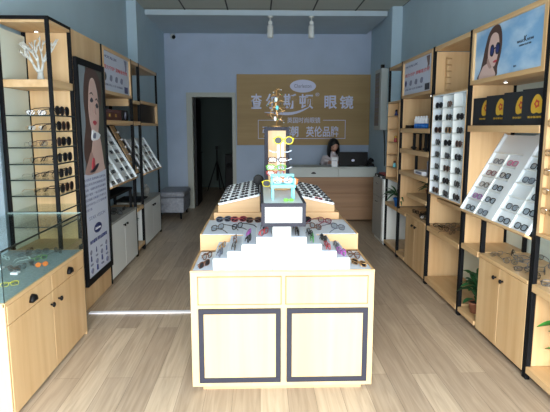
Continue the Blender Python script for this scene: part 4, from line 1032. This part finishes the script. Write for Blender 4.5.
plant((1.755, 2.62, 0.086), 'leafy green potted plant on the lowest shelf at the right edge of the picture', 0.065, 0.10, 'pot', 22, 0.22, 0.066, 'leaf', 0.85, 3, 0.3, 0.27)
plant((1.675, 3.80, 0.076), 'bushy green plant in a terracotta pot beside the oak cabinet on the right', 0.055, 0.085, 'pot', 40, 0.125, 0.055, 'leafd', 0.8, 5, 0.5, 0.20)
plant((1.64, 5.98, 0.5755), 'trailing plant in a bright blue pot on the far right shelf', 0.062, 0.10, 'bluepot', 30, 0.22, 0.03, 'leafd', 1.0, 8, 0.5, 0.07)
plant((1.78, 5.3, 0.8005), 'dark leafy plant on the low shelf above the farther oak cabinet', 0.045, 0.05, 'pot', 24, 0.13, 0.035, 'leafd', 1.0, 12, 0.6, 0.05)
plant((-1.56, 6.12, 0.1105), 'dark green plant on the bottom shelf between the white cabinets', 0.055, 0.09, 'pot', 30, 0.12, 0.045, 'leafd', 0.8, 15, 0.4, 0.22)

# ------------------------------------------------------------------ white branch coral
co = thing('white_coral_branch', 'white coral-like branch ornament on the upper wooden shelf at top left', 'ornament', (-1.565, 3.86, 1.826))
m = MB(); rnd = random.Random(4)
def grow(p, d, L, r, depth):
    q = p + d * L; mid = (p + q) / 2 + Vector((rnd.uniform(-.006, .006), rnd.uniform(-.006, .006), 0))
    m.tube([p, mid, q], [r, r * .88, r * .76], 7)
    m.ball(q, r * .78, 7, 5)
    if depth == 0: return
    for k in range(2 if depth < 3 else 3):
        an = rnd.uniform(-0.75, 0.75); an2 = rnd.uniform(-.5, .5)
        nd = Vector((d.x + math.sin(an) * .8, d.y + math.sin(an2) * .5, d.z)).normalized()
        if nd.z < .45: nd.z = .5; nd.normalize()
        grow(q, nd, L * rnd.uniform(.68, .95), r * .76, depth - 1)
m.lathe([(0.030, 1.826), (0.027, 1.835), (0.020, 1.87), (0.019, 1.89)], (-1.565, 3.86, 0), 12)
for dx in (-0.55, -0.12, 0.25): grow(Vector((-1.565 + dx * .02, 3.86, 1.885)), Vector((dx, 0.1 * dx, 1)).normalized(), 0.078, 0.0105, 3)
m.build('branches', M['coral'], co)

# ------------------------------------------------------------------ left shelf goods
m = thing('maroon_box', 'long maroon lacquer box with small gold marks on the shelf under the left white poster', 'box', (-1.55, 5.35, 1.5655))
MB().box(-1.66, -1.46, 5.05, 5.62, 1.5655, 1.65).build('box', M['maroon'], m, 0.003)
MB().box(-1.66, -1.46, 5.05, 5.62, 1.6505, 1.672).build('lid', M['maroon'], m, 0.003)
for y in (5.16, 5.38): MB().box(-1.46, -1.458, y, y + .05, 1.60, 1.63).build('gold_mark', M['gold'], m)
m = thing('table_clock', 'small round-faced black clock at the far end of the maroon box', 'clock', (-1.5, 5.76, 1.5655))
MB().box(-1.56, -1.46, 5.66, 5.90, 1.5655, 1.68).build('case', M['blackplastic'], m, 0.008)
MB().lathe([(0.042, 0.0), (0.042, 0.004)], (-1.46, 5.78, 1.622), 24, 'x').build('dial', M['inkgrey'], m)
MB().box(-1.456, -1.4545, 5.778, 5.782, 1.622, 1.652).box(-1.456, -1.4545, 5.78, 5.80, 1.620, 1.624).build('hands', M['paper'], m)
m = thing('bird_figurine', 'pale bird figurine on the farther white cabinet', 'figurine', (-1.52, 6.98, 0.576))
MB().lathe([(0.035, 0.5765), (0.03, 0.59), (0.012, 0.60)], (-1.52, 6.98, 0), 14).ball((-1.52, 6.98, 0.655), 0.05, 12, 8, (.8, 1.2, 1.15)).ball((-1.52, 6.93, 0.725), 0.024, 10, 7).build('body', M['stone'], m)
MB().lathe([(0.008, 0.0), (0.001, -0.03)], (-1.52, 6.91, 0.725), 8, 'y').build('beak', M['paper'], m)


# ------------------------------------------------------------------ small shelf lights
def downlight(x, y, z, w):
    m = thing('shelf_downlight', 'tiny lit downlight %s' % w, 'downlight', (x, y, z - .005))
    MB().lathe([(0.018, z - .006), (0.018, z - .0005)], (x, y, 0), 16).build('bezel', M['chrome'], m)
    MB().lathe([(0.011, z - .0085), (0.012, z - .0062)], (x, y, 0), 14).build('lens', M['lampon'], m)


downlight(1.70, 3.60, 1.809, 'under the sunglasses poster box'); downlight(1.70, 5.15, 1.809, 'under the right white poster box')
downlight(-1.53, 5.25, 1.809, 'under the left white poster box'); downlight(-1.58, 3.87, 2.174, 'above the white branch ornament')

# ------------------------------------------------------------------ sign board on the back wall
sg = thing('sign_board', 'large oak sign board with white Chinese lettering on the back wall', 'sign', (0.82, 9.57, 1.17))
bx('board', M['signwood'], sg, -0.40, 2.025, 9.55, 9.598, 1.172, 2.438)
FY = 9.549
def sgn(body, x0, z0, x1, z1, bold=0.0, name='white_lettering'):
    lettering(name, body, M['signwhite'], sg, (x0, FY, z0), (1, 0, 0), (0, 0, 1), x1 - x0, z1 - z0, 0.014, bold)
sgn('查', -0.145, 1.825, 0.055, 2.095, 0.02); sgn('尔', 0.125, 1.825, 0.345, 2.095, 0.02); sgn('斯', 0.445, 1.825, 0.68, 2.095, 0.02); sgn('顿', 0.73, 1.825, 0.985, 2.09, 0.02)
sgn('眼', 1.19, 1.825, 1.42, 2.065, 0.02); sgn('镜', 1.47, 1.825, 1.72, 2.065, 0.02); sgn('®', 1.025, 2.05, 1.095, 2.115)
sgn('英国时尚眼镜', 0.515, 1.57, 1.12, 1.675, 0.005); sgn('潮', 0.53, 1.32, 0.72, 1.515, 0.015); sgn('英伦品牌', 0.86, 1.32, 1.455, 1.515, 0.015); sgn('引领', 0.06, 1.32, 0.42, 1.515, 0.015)
m = MB(); m.prism([(0.797 + .236 * math.cos(t * math.pi / 16), FY, 2.23 + .114 * math.sin(t * math.pi / 16)) for t in range(32)], (0, -0.012, 0)); ovl = m.build('oval_badge', M['signwhite'], sg)
lettering('badge_lettering', 'Charleston', M['inkgrey'], ovl, (0.64, FY - .012, 2.20), (1, 0, 0), (0, 0, 1), 0.31, 0.065, 0.004)
m = MB(); n = 18; pts = []
for i in range(n + 1):
    t = i / n; x = 0.10 + 0.84 * t; z = 1.745 + 0.13 * max(0, (t - .45) / .55) ** 2.0 + 0.02 * (1 - t) ** 2 - 0.012 * math.sin(math.pi * t); w = 0.004 + 0.022 * math.sin(math.pi * t) ** .8
    pts.append((x, z, w))
m.prism([(x, FY, z + w) for x, z, w in pts] + [(x, FY, z - w) for x, z, w in reversed(pts)], (0, -0.010, 0)); m.build('swoosh', M['signwhite'], sg)
m = MB(); lw = 0.010
m.box(1.17, 1.585, FY - .008, FY, 1.617, 1.617 + lw).box(1.585 - lw, 1.585, FY - .008, FY, 1.286, 1.617).box(-0.018, 1.575, FY - .008, FY, 1.286, 1.286 + lw).box(-0.018, -0.018 + lw, FY - .008, FY, 1.296, 1.627).box(-0.018, 0.46, FY - .008, FY, 1.617, 1.617 + lw)
m.build('outline', M['signwhite'], sg)

# ------------------------------------------------------------------ reception counter
rc = thing('reception_counter', 'reception counter with white top band and oak board front at the back', 'counter', (1.05, 8.45, 0))
CX0, CX1 = 0.16, 1.875
bx('body', M['counterwood'], rc, CX0 + .01, CX1 - .005, 8.20, 8.60, 0.02, 0.707)
bx('end_panel', M['counterwhite'], rc, CX0, CX0 + .02, 8.18, 8.72, 0.0, 0.707)
for (z0, z1) in ((0.02, 0.225), (0.232, 0.45), (0.457, 0.705)): bx('front_board', M['counterwood'], rc, CX0 + .02, CX1, 8.182, 8.20, z0, z1, 0.003)
bx('upper_band', M['counterwhite'], rc, CX0 - .005, CX1, 8.195, 8.74, 0.708, 0.846)
for (a0, b0) in ((CX0, 0.705), (0.709, 1.258), (1.262, CX1)):
    d = bx('drawer_front', M['counterwhite'], rc, a0, b0, 8.178, 8.195, 0.712, 0.838, 0.002)
    if a0 < 1.2:
        xm = (a0 + b0) / 2 - (.12 if a0 > .6 else 0); m = MB(); n = 8
        m.prism([(xm + .038 * math.cos(math.pi * i / n), 8.177, 0.765 + .028 * math.sin(math.pi * i / n)) for i in range(n + 1)], (0, -0.02, 0)); m.build('cup_handle', M['blackplastic'], d)
bx('worktop', M['counterwhite'], rc, CX0 - .01, CX1 + .005, 8.172, 8.76, 0.846, 0.868, 0.003)
bx('rear_leg', M['counterwhite'], rc, CX1 - .03, CX1, 8.60, 8.72, 0, 0.707)

mo = thing('computer_monitor', 'black computer monitor seen from behind on the reception counter', 'monitor', (1.535, 8.42, 0.869))
bx('screen', M['blackplastic'], mo, 1.297, 1.771, 8.40, 8.44, 0.875, 1.098, 0.006)
bx('neck', M['blackplastic'], mo, 1.50, 1.57, 8.442, 8.47, 0.877, 1.0); bx('foot', M['blackplastic'], mo, 1.43, 1.64, 8.42, 8.56, 0.869, 0.877, 0.003)
m = MB(); m.prism([(1.529 + .028 * math.cos(t * math.pi / 8), 8.3995, 0.962 + .020 * math.sin(t * math.pi / 8)) for t in range(16)], (0, -0.002, 0)); m.build('pale_mark', M['signwhite'], mo)
m = thing('card_holder', 'small white upright card sign on the reception counter in front of the person', 'card sign', (1.205, 8.25, 0.8685))
bx('card', M['paper'], m, 1.158, 1.252, 8.245, 8.257, 0.872, 1.022, 0.001); bx('foot', M['acrylic'], m, 1.155, 1.255, 8.225, 8.28, 0.8685, 0.872)
lettering('printed_lettering', '欢迎光临', M['inkgrey'], m, (1.17, 8.2445, 0.96), (1, 0, 0), (0, 0, 1), 0.07, 0.02, 0.001)
m = thing('desk_telephone', 'black desk telephone at the right end of the reception counter', 'telephone', (1.72, 8.3, 0.8685))
m.location = (1.81, 8.30, 0.8685)
MB().prism([(1.745, 8.25, 0.869), (1.845, 8.25, 0.869), (1.845, 8.25, 0.91), (1.745, 8.25, 0.91)], (0, 0.14, 0)).build('base', M['blackplastic'], m, 0.004)
MB().tube([(1.755, 8.28, 0.93), (1.767, 8.29, 0.975), (1.795, 8.31, 1.0), (1.827, 8.33, 0.985), (1.845, 8.34, 0.95)], [0.02, 0.015, 0.012, 0.015, 0.02], 8).build('handset', M['blackplastic'], m)
MB().box(1.77, 1.82, 8.30, 8.35, 0.9105, 0.985).build('cradle', M['blackplastic'], m, 0.004)

# ------------------------------------------------------------------ drawer cabinet by the counter
dc = thing('drawer_cabinet', 'white cabinet with two pulls beside the reception counter, black boxes on top', 'cabinet', (1.76, 6.72, 0))
bx('body', M['white'], dc, 1.575, 1.95, 6.46, 6.99, 0.05, 0.845, 0.003); bx('plinth', M['white'], dc, 1.59, 1.94, 6.47, 6.98, 0, 0.05)
for (z0, z1) in ((0.06, 0.60), (0.605, 0.84)):
    d = bx('drawer_front', M['stone'], dc, 1.557, 1.574, 6.465, 6.985, z0, z1, 0.002)
    m = MB().tube([(1.557, 6.70, (z1 - .07)), (1.54, 6.71, z1 - .07), (1.54, 6.77, z1 - .07), (1.557, 6.78, z1 - .07)], 0.004, 6); m.build('pull', M['gunmetal'], d)
for i, (y0_, y1_, mt, w) in enumerate(((6.50, 6.72, 'giftblack', 'nearer black'), (6.74, 6.96, 'giftblack', 'farther black'))):
    m = thing('flat_box', '%s flat box on the white cabinet by the counter' % w, 'box', (1.7, (y0_ + y1_) / 2, 0.8455))
    MB().box(1.57, 1.80, y0_, y1_, 0.8455, 0.88).build('box', M[mt], m, 0.002); MB().box(1.5685, 1.57, y0_ + .05, y0_ + .13, 0.855, 0.872).build('label', M['paper'], m)
m = tag(MB().box(1.62, 1.79, 6.62, 6.94, 0.8805, 0.897).build('red_folder', M['red'], None, 0.002), 'red folder lying on the flat black boxes by the counter', 'folder')

# ------------------------------------------------------------------ wall cabinet, ottoman, door room, fixtures
wc = thing('wall_cabinet', 'tall narrow white wall unit with dark vent strip high at right back', 'wall unit', (1.89, 8.1, 1.45))
bx('case', M['counterwhite'], wc, 1.842, 1.945, 7.92, 8.34, 1.452, 2.375, 0.006)
bx('dark_grille', M['gunmetal'], wc, 1.838, 1.842, 8.04, 8.30, 1.52, 2.32)
for k in range(12): bx('slat', M['inkgrey'], wc, 1.834, 1.838, 8.04, 8.30, 1.54 + k * .065, 1.55 + k * .065)
MB().box(1.85, 1.895, 7.96, 8.02, 2.3755, 2.43).build('bracket', M['blackplastic'], wc)
MB().tube([(1.92, 7.98, 1.455), (1.935, 7.98, 1.25), (1.94, 7.96, 1.05), (1.94, 7.96, 0.9)], 0.008, 6).build('cable', M['blackplastic'], wc)

ot = thing('ottoman', 'silver grey tufted ottoman bench against the left back wall', 'ottoman', (-1.46, 8.78, 0))
m = MB().box(-1.665, -1.23, 8.38, 9.18, 0.11, 0.36); m.build('base', M['silverfab'], ot, 0.02)
m = MB().box(-1.675, -1.22, 8.37, 9.19, 0.3605, 0.455); m.build('cushion', M['silverfab'], ot, 0.035)
for x in (-1.62, -1.29):
    for y in (8.44, 9.12): MB().lathe([(0.014, 0.0), (0.022, 0.115)], (x, y, 0), 12).build('leg', M['blackplastic'], ot)
for (x, z) in ((-1.57, .25), (-1.45, .27), (-1.33, .25)): MB().ball((x, 8.378, z), 0.011, 8, 6).build('crystal_button', M['chrome'], ot)
for y in (8.55, 8.78, 9.0): MB().ball((-1.228, y, .25), 0.011, 8, 6).build('crystal_button', M['chrome'], ot)

tp = thing('tripod_stand', 'black tripod light stand in the dark back room', 'tripod', (-0.99, 12.2, 0))
MB().tube([(-0.99, 12.2, 0.25), (-0.99, 12.2, 1.0)], 0.016, 8).build('column', M['blackplastic'], tp)
for an in (200, 320, 80): MB().tube([(-0.99, 12.2, 0.72), (-0.99 + .24 * math.cos(R(an)), 12.2 + .24 * math.sin(R(an)), 0.014)], 0.014, 6).build('leg', M['blackplastic'], tp)
MB().box(-1.02, -0.96, 12.17, 12.23, 0.98, 1.06).build('head', M['blackplastic'], tp, 0.004)
sk = thing('floor_speaker', 'tall black speaker box at the right of the back room doorway', 'speaker', (-0.68, 12.3, 0))
MB().box(-0.80, -0.60, 12.2, 12.45, 0.0, 0.86).build('cabinet', M['blackplastic'], sk, 0.008); MB().lathe([(0.06, 0), (0.07, -0.006), (0.02, -0.003)], (-0.70, 12.2, 0.6), 16, 'y').build('cone', M['rack'], sk)

sc_ = thing('security_camera', 'small white security camera in the upper left corner of the back wall', 'security camera', (-1.516, 9.55, 3.06))
MB().box(-1.545, -1.485, 9.56, 9.598, 3.05, 3.12).build('mount', M['white'], sc_, 0.004)
MB().ball((-1.516, 9.52, 3.08), 0.05, 14, 10, (0.9, 1, 1)).build('housing', M['white'], sc_)
MB().ball((-1.495, 9.49, 3.065), 0.034, 12, 8).build('lens', M['blackplastic'], sc_)
for x, w in ((0.177, 'left'), (0.797, 'right')):
    tl = thing('ceiling_spotlight', '%s white spotlight hanging from the beam above the sign' % w, 'spotlight', (x, 8.10, 3.145), 'spotlights on the beam')
    MB().lathe([(0.04, 3.1455), (0.04, 3.125)], (x, 8.10, 0), 16).build('canopy', M['white'], tl)
    MB().tube([(x, 8.10, 3.126), (x, 8.10, 3.0)], 0.012, 8).box(x - .03, x + .03, 8.085, 8.115, 3.03, 3.07).build('stem', M['white'], tl)
    MB().lathe([(0.030, 3.02), (0.045, 3.00), (0.047, 2.84), (0.040, 2.83)], (x, 8.10, 0), 18).build('lamp_head', M['white'], tl)

# ------------------------------------------------------------------ person behind the counter
PX, PY = 1.285, 9.0


def skin_body(name, verts, edges, radii, mat, parent, root=0, sub=2):
    base = wloc(parent); me = bpy.data.meshes.new(name); me.from_pydata([tuple(Vector(v) - base) for v in verts], edges, [])
    o = bpy.data.objects.new(name, me); COL.objects.link(o); o.parent = parent
    s_ = o.modifiers.new('skin', 'SKIN'); s_.use_smooth_shade = True
    for i, r_ in enumerate(radii):
        me.skin_vertices[0].data[i].radius = (r_, r_) if not isinstance(r_, tuple) else r_
        me.skin_vertices[0].data[i].use_root = (i == root)
    b_ = o.modifiers.new('sub', 'SUBSURF'); b_.levels = sub; b_.render_levels = sub
    me.materials.append(mat); return o


pe = thing('person', 'person with long black hair and pale shirt seated behind the reception counter', 'person', (PX, PY, 0))
# continuous body: pelvis, spine, neck, arms on the desk, legs under it
V = [(PX, PY + .05, 0.50), (PX, PY + .05, 0.66), (PX, PY + .03, 0.82), (PX, PY + .01, 0.94), (PX, PY - .01, 1.03), (PX, PY - .04, 1.10),
     (PX - .15, PY, 0.97), (PX - .19, PY - .08, 0.87), (PX - .17, PY - .28, 0.948), (PX - .10, PY - .36, 0.935),
     (PX + .15, PY, 0.97), (PX + .19, PY - .08, 0.87), (PX + .15, PY - .28, 0.948), (PX + .05, PY - .36, 0.935),
     (PX - .09, PY + .02, 0.50), (PX - .11, PY - .29, 0.50), (PX - .11, PY - .28, 0.10), (PX - .11, PY - .30, 0.045),
     (PX + .09, PY + .02, 0.50), (PX + .11, PY - .29, 0.50), (PX + .11, PY - .28, 0.10), (PX + .11, PY - .30, 0.045)]
E_ = [(0, 1), (1, 2), (2, 3), (3, 4), (4, 5), (3, 6), (6, 7), (7, 8), (8, 9), (3, 10), (10, 11), (11, 12), (12, 13), (0, 14), (14, 15), (15, 16), (16, 17), (0, 18), (18, 19), (19, 20), (20, 21)]
rad = [.13, .12, .13, .11, .05, .05, .055, .048, .036, .026, .055, .048, .036, .026, .085, .065, .045, .04, .085, .065, .045, .04]
body = skin_body('body', V, E_, rad, M['shirt'], pe)
Hc = Vector((PX, PY - .075, 1.185))
m = MB(); m.ball((0, 0, 0), 0.088, 24, 18, (0.86, 1.0, 1.22))
for i, v in enumerate(m.v):
    x, y, z = v
    if z < 0: k = 1 + z * 2.2; x *= max(.55, k); y = y * max(.7, 1 + z * 1.2) - (0.01 if y < 0 else 0)
    if y < -.05 and abs(x) < .02 and -.045 < z < .01: y -= 0.016 * (1 - abs(x) / .02) * (1 - abs(z + .02) / .035)
    m.v[i] = (x, y, z)
m.ball((-.078, 0.01, -.01), 0.018, 8, 6, (.5, .8, 1.3)); m.ball((.078, 0.01, -.01), 0.018, 8, 6, (.5, .8, 1.3))
Rt = Matrix.Translation(Hc) @ Matrix.Rotation(R(22), 4, 'X') @ Matrix.Rotation(R(12), 4, 'Z')
m.xform(Rt); head = m.build('head', M['skin'], pe)
for sgn_ in (-1, 1):
    MB().ball((sgn_ * .032, -.083, .006), 0.010, 10, 6, (1.4, .6, .6)).xform(Rt).build('eye', M['hair'], head)
    MB().tube([(sgn_ * .05, -.078, .026), (sgn_ * .032, -.088, .032), (sgn_ * .016, -.087, .028)], 0.003, 5).xform(Rt).build('eyebrow', M['hair'], head)
MB().ball((0, -.078, -.052), 0.010, 10, 6, (1.9, .6, .55)).xform(Rt).build('mouth', M['lips'], head)
# long hair: cap plus falling sides, open at the face
m = MB(); rows = 14; seg = 28; vs = []; fs = []
for i in range(rows + 1):
    t = i / rows
    for k in range(seg + 1):
        a0 = R(-60) + (R(300)) * k / seg            # gap of 60 degrees around -y
        if t < .45: ph_ = (t / .45) * math.pi / 2; rr = .104 * math.sin(ph_); z = .118 * math.cos(ph_) + .008
        else: q = (t - .45) / .55; rr = .104 + .012 * math.sin(q * 3.0); z = .008 - q * .20
        if t < .28: ang = 2 * math.pi * k / seg - math.pi / 2
        else:
            w = min(1, (t - .28) / .12); gap = R(52) * w; ang = -math.pi / 2 + gap + (2 * math.pi - 2 * gap) * k / seg
        wob = 1 + .03 * math.sin(k * 2.3)
        vs.append((rr * .92 * math.cos(ang) * wob, rr * 1.08 * math.sin(ang) * wob + .006, z))
for i in range(rows):
    for k in range(seg): o_ = i * (seg + 1) + k; fs.append((o_, o_ + 1, o_ + seg + 2, o_ + seg + 1))
m.sm = True; m.add(vs, fs); m.xform(Rt); hr = m.build('hair', M['hair'], pe)
sd = hr.modifiers.new('solid', 'SOLIDIFY'); sd.thickness = 0.012
for sgn_, bxx in ((-1, -.10), (1, .05)):
    hx, hy = PX + bxx, PY - .36; hv = [(hx, hy + .01, .930), (hx - sgn_ * .01, hy - .05, .918)]; he = [(0, 1)]; hrad = [(.024, .018), (.036, .014)]
    hb = Vector(hv[1])
    for f_ in range(4):
        o_ = len(hv); fx = hb.x + (f_ - 1.5) * .019; ln = (.062, .074, .070, .056)[f_]
        hv += [(fx, hb.y - .03, .906), (fx, hb.y - .03 - ln * .5, .906), (fx, hb.y - .03 - ln, .896)]; he += [(1, o_), (o_, o_ + 1), (o_ + 1, o_ + 2)]; hrad += [.009, .0085, .0065]
    o_ = len(hv); hv += [(hb.x - sgn_ * -.035, hb.y, .904), (hb.x + sgn_ * .055, hb.y - .03, .900)]; he += [(0, o_), (o_, o_ + 1)]; hrad += [.011, .008]
    skin_body('hand', hv, he, hrad, M['skin'], pe, 0, 1)
ch = thing('office_chair', 'dark office chair under the person behind the reception counter', 'chair', (PX, PY + .05, 0))
MB().box(PX - .23, PX + .23, PY - .18, PY + .26, 0.34, 0.40).build('seat', M['rack'], ch, 0.02)
MB().box(PX - .20, PX + .20, PY + .24, PY + .29, 0.45, 0.86).build('backrest', M['rack'], ch, 0.02)
MB().tube([(PX, PY + .27, 0.46), (PX, PY + .24, 0.38), (PX, PY + .05, 0.34)], 0.018, 8).build('back_bar', M['gunmetal'], ch)
MB().lathe([(0.025, 0.07), (0.025, 0.345)], (PX, PY + .05, 0), 12).build('column', M['gunmetal'], ch)
for k in range(5):
    an = R(72 * k + 18); MB().tube([(PX, PY + .05, 0.085), (PX + .25 * math.cos(an), PY + .05 + .25 * math.sin(an), 0.055), (PX + .26 * math.cos(an), PY + .05 + .26 * math.sin(an), 0.0)], [0.018, 0.014, 0.016], 8).build('leg', M['blackplastic'], ch)
